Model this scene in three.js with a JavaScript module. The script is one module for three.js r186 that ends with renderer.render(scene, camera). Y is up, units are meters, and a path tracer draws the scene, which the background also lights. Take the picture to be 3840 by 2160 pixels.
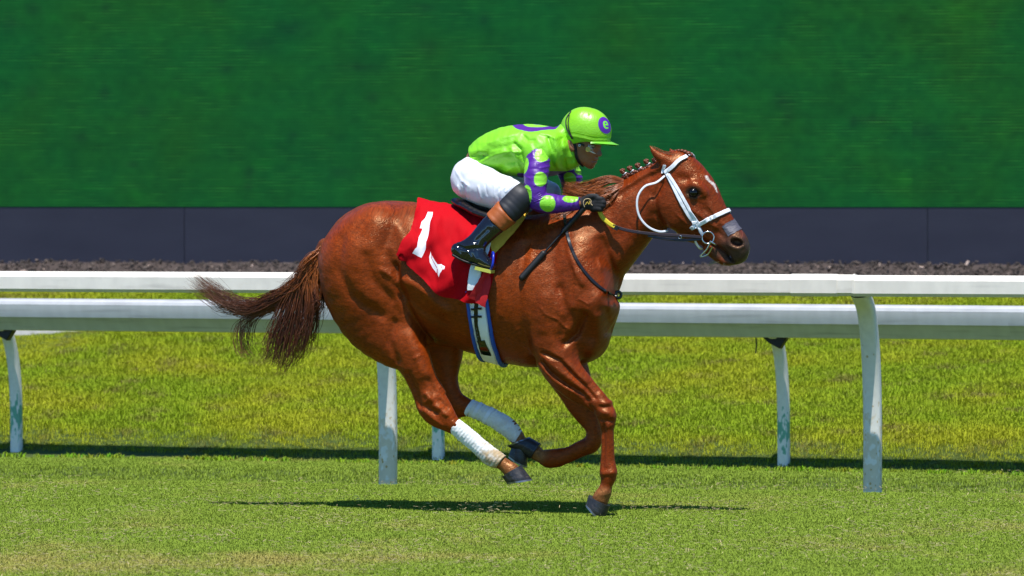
import * as THREE from 'three';
import { Sky } from 'three/addons/objects/Sky.js';
import { ImprovedNoise } from 'three/addons/math/ImprovedNoise.js';
import { mergeGeometries, toCreasedNormals } from 'three/addons/utils/BufferGeometryUtils.js';
import { RoundedBoxGeometry } from 'three/addons/geometries/RoundedBoxGeometry.js';

// ------------------------------------------------------------------ camera, sky, sun, exposure
const scene = new THREE.Scene();
const FOC = 18750, CAM = new THREE.Vector3(0, 1.6, 25), PITCH = Math.atan(340 / FOC);
const camera = new THREE.PerspectiveCamera(2 * Math.atan(1080 / FOC) * 180 / Math.PI, 16 / 9, 0.5, 900);
camera.position.copy(CAM);
camera.rotation.x = -PITCH;
camera.focus = 24.9; camera.userData.fStop = 4.5;
const renderer = new THREE.WebGLRenderer({ antialias: true });
renderer.toneMapping = THREE.LinearToneMapping;
renderer.toneMappingExposure = 1.3;
renderer.shadowMap.enabled = true;
const SUN = new THREE.Vector3(-0.015, 0.935, 0.335).normalize();
const sky = new Sky(); sky.name = 'sky'; sky.scale.setScalar(800);
sky.userData = { kind: 'structure', label: 'clear bright midday sky', category: 'sky' };
Object.entries({ turbidity: 3.5, rayleigh: 1.1, mieCoefficient: 0.004, cloudCoverage: 0, cloudDensity: 0 })
  .forEach(([k, v]) => { if (sky.material.uniforms[k]) sky.material.uniforms[k].value = v; });
sky.material.uniforms.sunPosition.value.copy(SUN);
scene.add(sky);
scene.environmentIntensity = 0.1;
const sun = new THREE.DirectionalLight(new THREE.Color(1, 0.95, 0.87), 4.6);
sun.name = 'sun'; sun.position.copy(SUN).multiplyScalar(30); sun.castShadow = true;
Object.assign(sun.shadow.camera, { left: -14, right: 14, top: 14, bottom: -14, near: 1, far: 80 });
sun.shadow.mapSize.set(2048, 2048);
scene.add(sun, sun.target);

// ------------------------------------------------------------------ helpers
function rng(seed) { return () => { seed |= 0; seed = seed + 0x6D2B79F5 | 0; let t = Math.imul(seed ^ seed >>> 15, 1 | seed); t = t + Math.imul(t ^ t >>> 7, 61 | t) ^ t; return ((t ^ t >>> 14) >>> 0) / 4294967296; }; }
const NO = new ImprovedNoise(), noise = (x, y, z = 0) => NO.noise(x, y, z);
const fbm = (x, y, z = 0) => noise(x, y, z) + 0.5 * noise(2.1 * x + 7, 2.1 * y, 2.1 * z) + 0.25 * noise(4.3 * x, 4.3 * y + 3, 4.3 * z);
const clamp = (v, a = 0, b = 1) => v < a ? a : v > b ? b : v, lerp = (a, b, t) => a + (b - a) * t;
const sstep = (a, b, v) => { const t = clamp((v - a) / (b - a)); return t * t * (3 - 2 * t); };
const V = (x, y, z) => new THREE.Vector3(x, y, z);
const lin = (r, g, b) => new THREE.Color().setRGB(r, g, b);
const mat = (c, o = {}) => new THREE.MeshPhysicalMaterial({ color: c, roughness: 0.6, side: THREE.DoubleSide, ...o });

// photograph pixel -> world ray; horse frame: u forward, y up, w toward the near side, turned by TURN about the vertical
const TURN = 14 * Math.PI / 180, CT = Math.cos(TURN), ST = Math.sin(TURN), ZM = -0.3, PXM = 1 / 750;
function ray(px, py) {
  const x = px - 1920, y = 1080 - py, c = Math.cos(PITCH), s = Math.sin(PITCH);
  return V(x, y * c - FOC * s, -y * s - FOC * c).divideScalar(FOC);
}
function P(px, py, w = 0) {
  const d = ray(px, py), t = (w + CAM.x * ST - (CAM.z - ZM) * CT) / (-d.x * ST + d.z * CT);
  const x = CAM.x + d.x * t, y = CAM.y + d.y * t, z = CAM.z + d.z * t;
  return [x * CT + (z - ZM) * ST, y, w];
}
const toWorld = ([u, y, w]) => V(u * CT - w * ST, y, ZM + u * ST + w * CT);
function onPlaneY(px, py, h = 0) { const d = ray(px, py), t = (h - CAM.y) / d.y; return V(d.x * t, h, CAM.z + d.z * t); }

const used = {};
function nm(n) { const k = used[n] = (used[n] ?? -1) + 1; return k ? n + '_' + String(k).padStart(3, '0') : n; }
function shade(o) { o.traverse(m => { if (m.isMesh) { m.castShadow = true; m.receiveShadow = true; } }); return o; }
function thing(name, label, category, pos = [0, 0, 0], group) {
  const o = new THREE.Group(); o.name = nm(name); o.position.set(...pos); o.userData = { label, category };
  if (group) o.userData.group = group;
  scene.add(o); return o;
}
// a thing modelled in the horse frame; base = its base point (u, y, w)
function framed(name, label, category, base) {
  const o = thing(name, label, category, toWorld(base).toArray());
  o.rotation.y = -TURN; o.userData.base = base; return o;
}
function part(parent, name, geo, material, label) {
  const m = new THREE.Mesh(geo, material); m.name = name; m.castShadow = m.receiveShadow = true;
  let top = parent; while (top.parent && top.parent !== scene) top = top.parent;
  if (top.userData.base && parent === top) m.position.set(-top.userData.base[0], -top.userData.base[1], -top.userData.base[2]);
  if (label) m.userData.label = label;
  parent.add(m); return m;
}
function tex(w, h, f, { srgb = true, rx = 1, ry = 1 } = {}) {
  const d = new Uint8Array(w * h * 4);
  for (let j = 0; j < h; j++) for (let i = 0; i < w; i++) {
    const c = f(i / w, j / h, i, j), o = (j * w + i) * 4;
    for (let k = 0; k < 3; k++) d[o + k] = clamp(Array.isArray(c) ? c[k] : c, 0, 1) * 255;
    d[o + 3] = 255;
  }
  const t = new THREE.DataTexture(d, w, h); t.wrapS = t.wrapT = THREE.RepeatWrapping; t.magFilter = THREE.LinearFilter; t.minFilter = THREE.LinearMipmapLinearFilter;
  t.generateMipmaps = true; t.repeat.set(rx, ry); if (srgb) t.colorSpace = THREE.SRGBColorSpace; t.needsUpdate = true; return t;
}

// ---- implicit bodies: chains of elliptical sections, blended, meshed with surface nets
class Field {
  constructor(k = 0.03) { this.k = k; this.chains = []; this.strokes = []; this.subs = []; this.disp = null; this.clip = null; this.off = 0; }
  // node: [ax,ay,bx,by,w,hw] two outline pixels, or [cx,cy,rpx,w,hw?] centre and radius in pixels
  chain(nodes, { sub = 3, k } = {}) {
    const N = nodes.map(n => {
      if (n.length === 6) { const c = P((n[0] + n[2]) / 2, (n[1] + n[3]) / 2, n[4]); return [c[0], c[1], n[4], Math.hypot(n[0] - n[2], n[1] - n[3]) / 2 * PXM, n[5]]; }
      const c = P(n[0], n[1], n[3]); return [c[0], c[1], n[3], n[2] * PXM, n[4] ?? n[2] * PXM];
    });
    const pts = [];
    for (let i = 0; i < N.length - 1; i++) for (let s = 0; s < sub; s++) {
      const a = N[Math.max(0, i - 1)], b = N[i], c = N[i + 1], d = N[Math.min(N.length - 1, i + 2)], t = s / sub;
      pts.push(b.map((_, q) => 0.5 * (2 * b[q] + (c[q] - a[q]) * t + (2 * a[q] - 5 * b[q] + 4 * c[q] - d[q]) * t * t + (3 * b[q] - a[q] - 3 * c[q] + d[q]) * t * t * t)));
    }
    pts.push(N[N.length - 1]);
    const segs = [];
    for (let i = 0; i < pts.length - 1; i++) {
      const a = pts[i], b = pts[i + 1], du = b[0] - a[0], dy = b[1] - a[1];
      segs.push([a[0], a[1], a[2], a[3], a[4], du, dy, b[2] - a[2], b[3] - a[3], b[4] - a[4], 1 / Math.max(1e-9, du * du + dy * dy)]);
    }
    if (!segs.length) { const a = pts[0]; segs.push([...a, 1e-5, 0, 0, 0, 0, 1]); }
    this.chains.push({ segs, k: k ?? this.k }); return this;
  }
  // raised (+) or sunk (-) line: pixel polyline, width in pixels, height in metres, side +1 near / -1 far / 0 both
  stroke(pts, wpx, amp, side = 0, w0 = 0.08, lo = -9, hi = 9) {
    this.strokes.push({ p: pts.map(q => P(q[0], q[1], w0 * (side || 1))), w: wpx * PXM, a: amp, side, lo, hi }); return this;
  }
  hole(px, py, w, ru, ry, rw, rot = 0, k = 0.006) { const c = P(px, py, w); this.subs.push([c[0], c[1], w, ru, ry, rw, Math.cos(rot), Math.sin(rot), k]); return this; }
  seg(s, u, y, w) {
    let t = ((u - s[0]) * s[5] + (y - s[1]) * s[6]) * s[10]; t = t < 0 ? 0 : t > 1 ? 1 : t;
    const du = u - s[0] - s[5] * t, dy = y - s[1] - s[6] * t, dw = w - s[2] - s[7] * t, r = s[3] + s[8] * t, h = s[4] + s[9] * t;
    return (Math.sqrt((du * du + dy * dy) / (r * r) + dw * dw / (h * h)) - 1) * (r < h ? r : h);
  }
  cull(u, y, w, R) {
    let best = 1e9; const vals = this.chains.map(c => c.segs.map(s => { const v = this.seg(s, u, y, w); if (v < best) best = v; return v; }));
    if (Math.abs(best) > R + 0.06) return null;
    const list = [];
    this.chains.forEach((c, i) => { const l = c.segs.filter((s, j) => vals[i][j] < best + 2 * R + c.k * 1.2); if (l.length) list.push({ segs: l, k: c.k }); });
    const st = this.strokes.filter(s => (!s.side || s.side * w > -R - 0.02) && pdist(s.p, u, y) < 2.6 * s.w + R);
    return { chains: list, strokes: st, subs: this.subs };
  }
  val(u, y, w, L = this) {
    let d = 1e9;
    for (const c of L.chains) {
      let m = 1e9; for (const s of c.segs) { const v = this.seg(s, u, y, w); if (v < m) m = v; }
      if (d > 1e8) d = m; else { const h = Math.max(c.k - Math.abs(d - m), 0) / c.k; d = Math.min(d, m) - h * h * c.k * 0.25; }
    }
    for (const s of L.strokes) {
      if (s.side && s.side * w < -0.02) continue; if (w < s.lo || w > s.hi) continue;
      const q = pdist(s.p, u, y) / s.w; if (q < 2.6) d -= s.a * Math.exp(-q * q) * (s.side ? sstep(-0.02, 0.015, s.side * w) : 1);
    }
    for (const s of L.subs) {
      const a = u - s[0], b = y - s[1], U = (a * s[6] + b * s[7]) / s[3], Y = (-a * s[7] + b * s[6]) / s[4], W = (w - s[2]) / s[5];
      const e = -(Math.sqrt(U * U + Y * Y + W * W) - 1) * Math.min(s[3], s[4], s[5]), k = s[8], h = Math.max(k - Math.abs(d - e), 0) / k;
      d = Math.max(d, e) + h * h * k * 0.25;
    }
    d -= this.off;
    if (this.disp) d -= this.disp(u, y, w);
    if (this.clip) d = Math.max(d, this.clip(u, y, w));
    return d;
  }
  grad(u, y, w) {
    const e = 0.004, g = V(this.val(u + e, y, w) - this.val(u - e, y, w), this.val(u, y + e, w) - this.val(u, y - e, w), this.val(u, y, w + e) - this.val(u, y, w - e));
    return g.normalize();
  }
  // first surface met from (u,y,w0) going along dir
  hit(o, dir, far = 0.8) {
    let t = 0; for (let i = 0; i < 160 && t < far; i++) { const v = this.val(o[0] + dir[0] * t, o[1] + dir[1] * t, o[2] + dir[2] * t); if (v < 0.0006) return t; t += Math.max(v * 0.75, 0.0008); }
    return null;
  }
  // surface point under a photograph pixel on the near side
  at(px, py, lift = 0, dflt = 0.1) {
    let w = dflt; for (let i = 0; i < 4; i++) { const p = P(px, py, w), t = this.hit([p[0], p[1], 0.7], [0, 0, -1], 1.2); if (t === null) break; w = 0.7 - t; }
    const p = P(px, py, w), n = this.grad(p[0], p[1], p[2]); return { p: V(p[0], p[1], p[2]).addScaledVector(n, lift), n };
  }
}
function pdist(p, u, y) {
  let b = 1e9; if (p.length === 1) return Math.hypot(u - p[0][0], y - p[0][1]);
  for (let i = 0; i < p.length - 1; i++) {
    const ax = p[i][0], ay = p[i][1], dx = p[i + 1][0] - ax, dy = p[i + 1][1] - ay;
    const t = clamp(((u - ax) * dx + (y - ay) * dy) / (dx * dx + dy * dy)), d = (u - ax - dx * t) ** 2 + (y - ay - dy * t) ** 2; if (d < b) b = d;
  }
  return Math.sqrt(b);
}
function meshField(F, lo, hi, cell, color, { smooth = 1, seams = 0 } = {}) {
  const n = [0, 1, 2].map(i => Math.ceil((hi[i] - lo[i]) / cell / 8) * 8), [nx, ny, nz] = n, sx = 1, sy = nx + 1, sz = (nx + 1) * (ny + 1);
  const val = new Float32Array((nx + 1) * (ny + 1) * (nz + 1)).fill(NaN), id = new Int32Array((nx + 1) * (ny + 1) * (nz + 1)).fill(-1), blocks = [], R = cell * 8 * 0.87;
  for (let bz = 0; bz < nz; bz += 8) for (let by = 0; by < ny; by += 8) for (let bx = 0; bx < nx; bx += 8) {
    const L = F.cull(lo[0] + (bx + 4) * cell, lo[1] + (by + 4) * cell, lo[2] + (bz + 4) * cell, R); if (!L) continue;
    blocks.push([bx, by, bz]);
    for (let k = bz; k <= bz + 8; k++) for (let j = by; j <= by + 8; j++) for (let i = bx; i <= bx + 8; i++) {
      const o = i + j * sy + k * sz; if (val[o] === val[o]) continue;
      val[o] = F.val(lo[0] + i * cell, lo[1] + j * cell, lo[2] + k * cell, L);
    }
  }
  const pos = [], C = [0, 1, sy, sy + 1, sz, sz + 1, sz + sy, sz + sy + 1];
  const E = [[0, 1], [2, 3], [4, 5], [6, 7], [0, 2], [1, 3], [4, 6], [5, 7], [0, 4], [1, 5], [2, 6], [3, 7]];
  for (const [bx, by, bz] of blocks) for (let k = bz; k < bz + 8; k++) for (let j = by; j < by + 8; j++) for (let i = bx; i < bx + 8; i++) {
    const o = i + j * sy + k * sz; let s = 0; for (let q = 0; q < 8; q++) if (val[o + C[q]] < 0) s++;
    if (s === 0 || s === 8) continue;
    let x = 0, y = 0, z = 0, c = 0;
    for (const [a, b] of E) { const va = val[o + C[a]], vb = val[o + C[b]]; if ((va < 0) === (vb < 0)) continue; const t = va / (va - vb); x += (a & 1) + ((b & 1) - (a & 1)) * t; y += (a >> 1 & 1) + ((b >> 1 & 1) - (a >> 1 & 1)) * t; z += (a >> 2) + ((b >> 2) - (a >> 2)) * t; c++; }
    id[o] = pos.length / 3; pos.push(lo[0] + (i + x / c) * cell, lo[1] + (j + y / c) * cell, lo[2] + (k + z / c) * cell);
  }
  const ind = [];
  for (const [bx, by, bz] of blocks) for (let k = bz; k < bz + 8; k++) for (let j = by; j < by + 8; j++) for (let i = bx; i < bx + 8; i++) {
    const o = i + j * sy + k * sz; if (id[o] < 0) continue; const a = val[o] < 0;
    const quad = (p, q, r, s, flip) => { const A = id[p], B = id[q], Cc = id[r], D = id[s]; if (A < 0 || B < 0 || Cc < 0 || D < 0) return; if (flip) ind.push(A, Cc, B, B, Cc, D); else ind.push(A, B, Cc, B, D, Cc); };
    if (j && k && (val[o + 1] < 0) !== a) quad(o, o - sy, o - sz, o - sy - sz, a);
    if (i && k && (val[o + sy] < 0) !== a) quad(o, o - sz, o - 1, o - 1 - sz, a);
    if (i && j && (val[o + sz] < 0) !== a) quad(o, o - 1, o - sy, o - 1 - sy, a);
  }
  const nv = pos.length / 3; let p = new Float32Array(pos);
  for (let it = 0; it < smooth; it++) {
    const acc = new Float32Array(nv * 3), cnt = new Uint16Array(nv);
    for (let t = 0; t < ind.length; t += 3) for (let e = 0; e < 3; e++) { const a = ind[t + e], b = ind[t + (e + 1) % 3]; for (let q = 0; q < 3; q++) { acc[a * 3 + q] += p[b * 3 + q]; acc[b * 3 + q] += p[a * 3 + q]; } cnt[a]++; cnt[b]++; }
    for (let v = 0; v < nv; v++) if (cnt[v]) for (let q = 0; q < 3; q++) p[v * 3 + q] = lerp(p[v * 3 + q], acc[v * 3 + q] / cnt[v], 0.5);
  }
  const g = new THREE.BufferGeometry();
  g.setAttribute('position', new THREE.BufferAttribute(p, 3)); g.setIndex(ind); g.computeVertexNormals();
  const uv = new Float32Array(nv * 2); for (let v = 0; v < nv; v++) { uv[2 * v] = p[3 * v]; uv[2 * v + 1] = p[3 * v + 1] + p[3 * v + 2] * 0.7; } g.setAttribute('uv', new THREE.BufferAttribute(uv, 2));
  if (color) { const col = new Float32Array(nv * 3), N = g.attributes.normal.array; for (let v = 0; v < nv; v++) { const c = color(p[3 * v], p[3 * v + 1], p[3 * v + 2], N[3 * v + 2]); col.set(c, 3 * v); } g.setAttribute('color', new THREE.BufferAttribute(col, 3)); }
  return g;
}
// rectangular strap swept along points with outward normals
function sweep(pts, nor, width, thick, closed = false) {
  const n = pts.length, pos = [], ind = [], uv = []; let len = 0;
  for (let i = 0; i < n; i++) {
    const a = pts[closed ? (i + n - 1) % n : Math.max(0, i - 1)], b = pts[closed ? (i + 1) % n : Math.min(n - 1, i + 1)];
    const t = b.clone().sub(a).normalize(), s = t.clone().cross(nor[i]).normalize(), m = s.clone().cross(t);
    const w = (typeof width === 'function' ? width(i / (n - 1)) : width) / 2; if (i) len += pts[i].distanceTo(pts[i - 1]);
    const e = Math.min(thick * 0.45, w * 0.4);
    for (const [q, h] of [[-w, 0], [-w, thick - e], [-w + e, thick], [w - e, thick], [w, thick - e], [w, 0]]) { const v = pts[i].clone().addScaledVector(s, q).addScaledVector(m, h); pos.push(v.x, v.y, v.z); uv.push(len, q); }
  }
  const m = 6, e = closed ? n : n - 1;
  for (let i = 0; i < e; i++) { const j = (i + 1) % n; for (let q = 0; q < m; q++) { const a = i * m + q, b = i * m + (q + 1) % m, c = j * m + q, d = j * m + (q + 1) % m; ind.push(a, b, c, b, d, c); } }
  if (!closed) for (const [o, f] of [[0, 0], [(n - 1) * m, 1]]) for (let q = 1; q < m - 1; q++) f ? ind.push(o, o + q + 1, o + q) : ind.push(o, o + q, o + q + 1);
  const g = new THREE.BufferGeometry(); g.setAttribute('position', new THREE.Float32BufferAttribute(pos, 3)); g.setAttribute('uv', new THREE.Float32BufferAttribute(uv, 2)); g.setIndex(ind);
  return toCreasedNormals(g, 0.7);
}
function spline(pts, n) { const c = new THREE.CatmullRomCurve3(pts.map(p => V(p[0], p[1], p[2] ?? 0))), o = []; for (let i = 0; i <= n; i++) o.push(c.getPoint(i / n)); return o; }
// strap lying on a field, drawn through photograph pixels
function strapOn(F, px, wpx, thick, lift = 0.001, n = 40) {
  const q = spline(px, n), pts = [], nor = []; for (const s of q) { const h = F.at(s.x, s.y, lift); pts.push(h.p); nor.push(h.n); }
  return sweep(pts, nor, wpx * PXM, thick);
}
// strap running round a body in a plane: centre, in-plane axis e (u,y), the other axis is w
function ringOn(F, c, e, a0, a1, n, width, thick, lift = 0.001, closed = false, R = 0.6) {
  const pts = [], nor = [];
  for (let i = 0; i < (closed ? n : n + 1); i++) {
    const a = a0 + (a1 - a0) * i / n, d = [e[0] * Math.cos(a), e[1] * Math.cos(a), Math.sin(a)], o = [c[0] + d[0] * R, c[1] + d[1] * R, (c[2] || 0) + d[2] * R];
    const t = F.hit(o, d.map(v => -v), R) ?? R * 0.6, p = V(o[0] - d[0] * t, o[1] - d[1] * t, o[2] - d[2] * t), g = F.grad(p.x, p.y, p.z);
    pts.push(p.addScaledVector(g, lift)); nor.push(g);
  }
  return sweep(pts, nor, width, thick, closed);
}
const tube = (pts, r, n = 24, m = 7, closed = false) => new THREE.TubeGeometry(new THREE.CatmullRomCurve3(pts.map(p => p.isVector3 ? p : V(...p)), closed), n, r, m, closed);
// tapered hair: bundle of thin 3-sided tubes, merged into one geometry
function hairGeo(strands) {
  const pos = [], nor = [], col = [], ind = [];
  for (const { pts, r, c } of strands) {
    const n = pts.length, base = pos.length / 3;
    for (let i = 0; i < n; i++) {
      const t = pts[Math.min(n - 1, i + 1)].clone().sub(pts[Math.max(0, i - 1)]).normalize(), a = V(0, 0, 1).cross(t).normalize(), b = t.clone().cross(a), rr = r * Math.sqrt(Math.max(0.04, 1 - (i / (n - 1)) ** 3));
      for (let q = 0; q < 3; q++) { const an = q * 2.0944, d = a.clone().multiplyScalar(Math.cos(an)).addScaledVector(b, Math.sin(an)); pos.push(pts[i].x + d.x * rr, pts[i].y + d.y * rr, pts[i].z + d.z * rr); nor.push(d.x, d.y, d.z); const cc = c(i / (n - 1)); col.push(cc[0], cc[1], cc[2]); }
    }
    for (let i = 0; i < n - 1; i++) for (let q = 0; q < 3; q++) { const A = base + i * 3 + q, B = base + i * 3 + (q + 1) % 3; ind.push(A, B, A + 3, B, B + 3, A + 3); }
  }
  const g = new THREE.BufferGeometry(); g.setAttribute('position', new THREE.Float32BufferAttribute(pos, 3)); g.setAttribute('normal', new THREE.Float32BufferAttribute(nor, 3)); g.setAttribute('color', new THREE.Float32BufferAttribute(col, 3)); g.setIndex(ind); return g;
}
const HORSE_CELL = 0.0065;

// ------------------------------------------------------------------ setting: ground, rails, backdrop
const nA = onPlaneY(1455, 1812), nB = onPlaneY(3272, 1840), fA = onPlaneY(62, 1706), fB = onPlaneY(2939, 1761);
const nearDir = nB.clone().sub(nA).normalize(), farDir = fB.clone().sub(fA).normalize();
const zN = x => nA.z + (clamp(x, -14, 14) - nA.x) * nearDir.z / nearDir.x, zF = x => fA.z + (clamp(x, -14, 14) - fA.x) * farDir.z / farDir.x, zW = x => -13 + clamp(x, -14, 14) * 0.185;
const BANK = 1.1;
function groundY(x, z) {
  const sN = zN(x) - z, t = (zF(x) - 0.12 - z) / (zF(x) - zW(x));
  const edge = 1 - sstep(9, 14, Math.abs(x));
  let y = -0.06 * sstep(-0.30, -0.06, sN) * (1 - sstep(0.75, 1.3, sN)) * edge;
  const sF = zF(x) - z; y += 0.13 * sstep(-0.16, 0.38, sF) * edge;
  if (t > 0) y += (BANK - 0.13) * Math.min(1, t) * edge + 0.012 * fbm(x * 1.3, z * 1.3);
  return y + 0.006 * noise(x * 0.9, z * 0.9, 4) * edge;
}
function onGround(px, py) { const d = ray(px, py); let t = 18; while (t < 60) { const x = d.x * t, y = CAM.y + d.y * t, z = CAM.z + d.z * t; if (y < groundY(x, z)) return V(x, y, z); t += 0.005; } return V(0, 0, 0); }
{
  const axis = (lo, hi, step, far) => { const a = []; for (let v = lo; v <= hi + 1e-6; v += step) a.push(v); for (let d = 1; d < far; d *= 1.6) { a.push(hi + d); a.unshift(lo - d); } return a; };
  const X = axis(-9, 9, 0.12, 420), Z = axis(-16, 7, 0.08, 420), pos = [], uv = [], ind = [];
  for (const z of Z) for (const x of X) { pos.push(x, groundY(x, z), z); uv.push(x, z); }
  for (let j = 0; j < Z.length - 1; j++) for (let i = 0; i < X.length - 1; i++) { const a = j * X.length + i, b = a + X.length; ind.push(a, b, a + 1, b, b + 1, a + 1); }
  const g = new THREE.BufferGeometry(); g.setAttribute('position', new THREE.Float32BufferAttribute(pos, 3)); g.setAttribute('uv', new THREE.Float32BufferAttribute(uv, 2)); g.setIndex(ind); g.computeVertexNormals();
  const r = rng(5), t = tex(512, 512, (u, v) => { const n = fbm(u * 24, v * 24, 1) * 0.5, s = r() - 0.5; return [0.24 + 0.1 * n + 0.1 * s, 0.30 + 0.09 * n + 0.1 * s, 0.09 + 0.04 * s]; }, { rx: 0.8, ry: 0.8 });
  const m = new THREE.Mesh(g, mat(0xffffff, { map: t, roughness: 1 })); m.name = 'ground'; m.receiveShadow = true; m.castShadow = true;
  m.userData = { kind: 'structure', label: 'green turf track with a grassy bank rising behind the rails', category: 'ground' }; scene.add(m);
}
// white paint with faint scuffs; uv in metres along / around
const scuff = (seed, dirt) => { const r = rng(seed); const sp = [...Array(260)].map(() => [r(), r(), r() * 0.006 + 0.001, r()]); return tex(1024, 128, (u, v) => { let d = 0.02 * fbm(u * 60, v * 6, seed) + 0.03 * Math.max(0, fbm(u * 9, v * 30, seed + 3) - 0.25) * dirt; const b = 0.88 - d * 1.6; return [b, b * 0.985, b * 0.965]; }, { rx: 0.25, ry: 1 }); };
const M = {
  whiteRail: mat(0xfffaf0, { map: scuff(3, 3), roughness: 0.42 }),
  greyRail: mat(0xe2e5ea, { map: scuff(8, 3), roughness: 0.22, clearcoat: 0.4, clearcoatRoughness: 0.25 }),
  black: mat(0x111113, { roughness: 0.5 }),
};
function profileAlong(prof, p0, p1, dir) {       // prof: [n, y] points, n toward the track
  const nrm = V(-dir.z, 0, dir.x), pos = [], uv = [], ind = []; let per = [0]; const L = p0.distanceTo(p1);
  for (let i = 1; i <= prof.length; i++) { const a = prof[i - 1], b = prof[i % prof.length]; per.push(per[i - 1] + Math.hypot(a[0] - b[0], a[1] - b[1])); }
  const off = p0.x * 0.37;
  [p0, p1].forEach((p, e) => { for (let i = 0; i <= prof.length; i++) { const q = prof[i % prof.length]; pos.push(p.x + nrm.x * q[0], p.y + q[1], p.z + nrm.z * q[0]); uv.push(off + (e ? L : 0), per[i]); } });
  const m = prof.length + 1; for (let i = 0; i < m - 1; i++) ind.push(i, i + 1, m + i, i + 1, m + i + 1, m + i);
  for (let i = 1; i < prof.length - 1; i++) { ind.push(0, i + 1, i); ind.push(m, m + i, m + i + 1); }
  const g = new THREE.BufferGeometry(); g.setAttribute('position', new THREE.Float32BufferAttribute(pos, 3)); g.setAttribute('uv', new THREE.Float32BufferAttribute(uv, 2)); g.setIndex(ind); return toCreasedNormals(g, 0.45);
}
function neckPost(path, ra, rb, dir, base) {    // gooseneck: elliptical tube in the plane across the rail
  const nrm = V(-dir.z, 0, dir.x), c = new THREE.CatmullRomCurve3(path.map(q => V(q[0], q[1], 0))), n = 36, m = 20, pos = [], uv = [], ind = [];
  for (let i = 0; i <= n; i++) {
    const p = c.getPointAt(i / n), t = c.getTangentAt(i / n), a = [t.y, -t.x];
    for (let j = 0; j <= m; j++) { const an = j / m * Math.PI * 2, cs = Math.cos(an), sn = Math.sin(an), e = 0.62, A = Math.sign(cs) * Math.abs(cs) ** e * ra, B = Math.sign(sn) * Math.abs(sn) ** e * rb; // A along rail, B across
      const N = p.x + a[0] * B; pos.push(base.x + dir.x * A + nrm.x * N, base.y + p.y + a[1] * B, base.z + dir.z * A + nrm.z * N); uv.push(j / m, p.y); }
  }
  for (let i = 0; i < n; i++) for (let j = 0; j < m; j++) { const q = i * (m + 1) + j; ind.push(q, q + m + 1, q + 1, q + 1, q + m + 1, q + m + 2); }
  const g = new THREE.BufferGeometry(); g.setAttribute('position', new THREE.Float32BufferAttribute(pos, 3)); g.setAttribute('uv', new THREE.Float32BufferAttribute(uv, 2)); g.setIndex(ind); g.computeVertexNormals(); return g;
}
const mudPost = (seed, green) => {
  const r = rng(seed), sp = [...Array(70)].map(() => [r(), Math.abs(r() + r() + r() - 1.5) * 0.55, 0.002 + r() * 0.005, r()]);
  const W = 128, H = 512, a = new Float32Array(W * H);
  if (!green) for (const [x, y, s, k] of sp) { const R = Math.ceil(s * H); for (let j = -R; j <= R; j++) for (let i = -R; i <= R; i++) { const J = Math.round(y * H) + j, I = (Math.round(x * W) + (i >> 1) + W) % W; if (J >= 0 && J < H && i * i + j * j <= R * R) a[J * W + I] = Math.min(1, a[J * W + I] + 0.25 + 0.5 * k); } }
  return tex(W, H, (u, v, i, j) => {
    const y = v * 1.25, b = 0.9 - 0.03 * fbm(u * 12, y * 30, seed); let c = [b, b * 0.985, b * 0.95];
    const d = clamp(a[j * W + i] * 0.7 + (green ? 0 : 0.3 * sstep(0.1, 0.5, fbm(u * 9, y * 16, seed) + 1.0 - y * 2.6)));
    c = c.map((q, k) => lerp(q, [0.72, 0.6, 0.38][k], d));
    if (green) { const gsp = sstep(0.12, 0.3, fbm(u * 10, y * 14, seed) * 0.6 + 0.42 - Math.abs(y - 0.24) * 3.6) * 0.6; c = c.map((q, k) => lerp(q, [0.08, 0.5, 0.36][k], gsp)); }
    return c;
  }, { ry: 0.8 });
};
{ // nearer running rail
  const nrm = V(-nearDir.z, 0, nearDir.x), over = 0.40, at = (px, h) => { const k = (px - 1455) / (3272 - 1455); return nA.clone().lerp(nB, k).setY(h).addScaledVector(nrm, over); };
  const g = thing('running_rail', 'white plastic running rail right behind the horse, standing higher', 'rail', [nA.x, 0, nA.z]);
  const sub = geo => geo.translate(-nA.x, 0, -nA.z);
  const top = 1.185, prof = [[-0.05, -0.004], [0.0, 0], [0.03, -0.03], [0.034, -0.098], [0.016, -0.115], [-0.05, -0.115], [-0.066, -0.098], [-0.066, -0.02]];
  part(g, 'rail_section', sub(profileAlong(prof, at(-2600, top), at(3254, top), nearDir)), M.whiteRail);
  part(g, 'rail_section', sub(profileAlong(prof, at(3257, top - 0.003), at(6500, top), nearDir)), M.whiteRail);
  const pr2 = prof.map(([a, b]) => [a * 1.09 + 0.001, (b + 0.0575) * 1.05 - 0.0575]);
  part(g, 'joint_sleeve', sub(profileAlong(pr2, at(3030, top), at(3196, top), nearDir)), M.whiteRail);
  const pr3 = prof.map(([a, b]) => [a * 1.15, (b + 0.0575) * 1.06 - 0.0575]);
  part(g, 'joint_collar', sub(profileAlong(pr3, at(3253, top), at(3259, top), nearDir)), M.whiteRail);
  [-362, 1455, 3272, 5090].forEach((px, i) => {
    const b = at(px, 0).addScaledVector(nrm, -over);
    part(g, 'post', sub(neckPost([[0.0, -0.2], [0.0, 0.02], [0.0, 0.35], [0.025, 0.62], [0.09, 0.84], [0.20, 1.0], [0.385, 1.095]], 0.05, 0.04, nearDir, b)), mat(0xffffff, { map: mudPost(20 + i, false), roughness: 0.5 }));
  });
}
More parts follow.
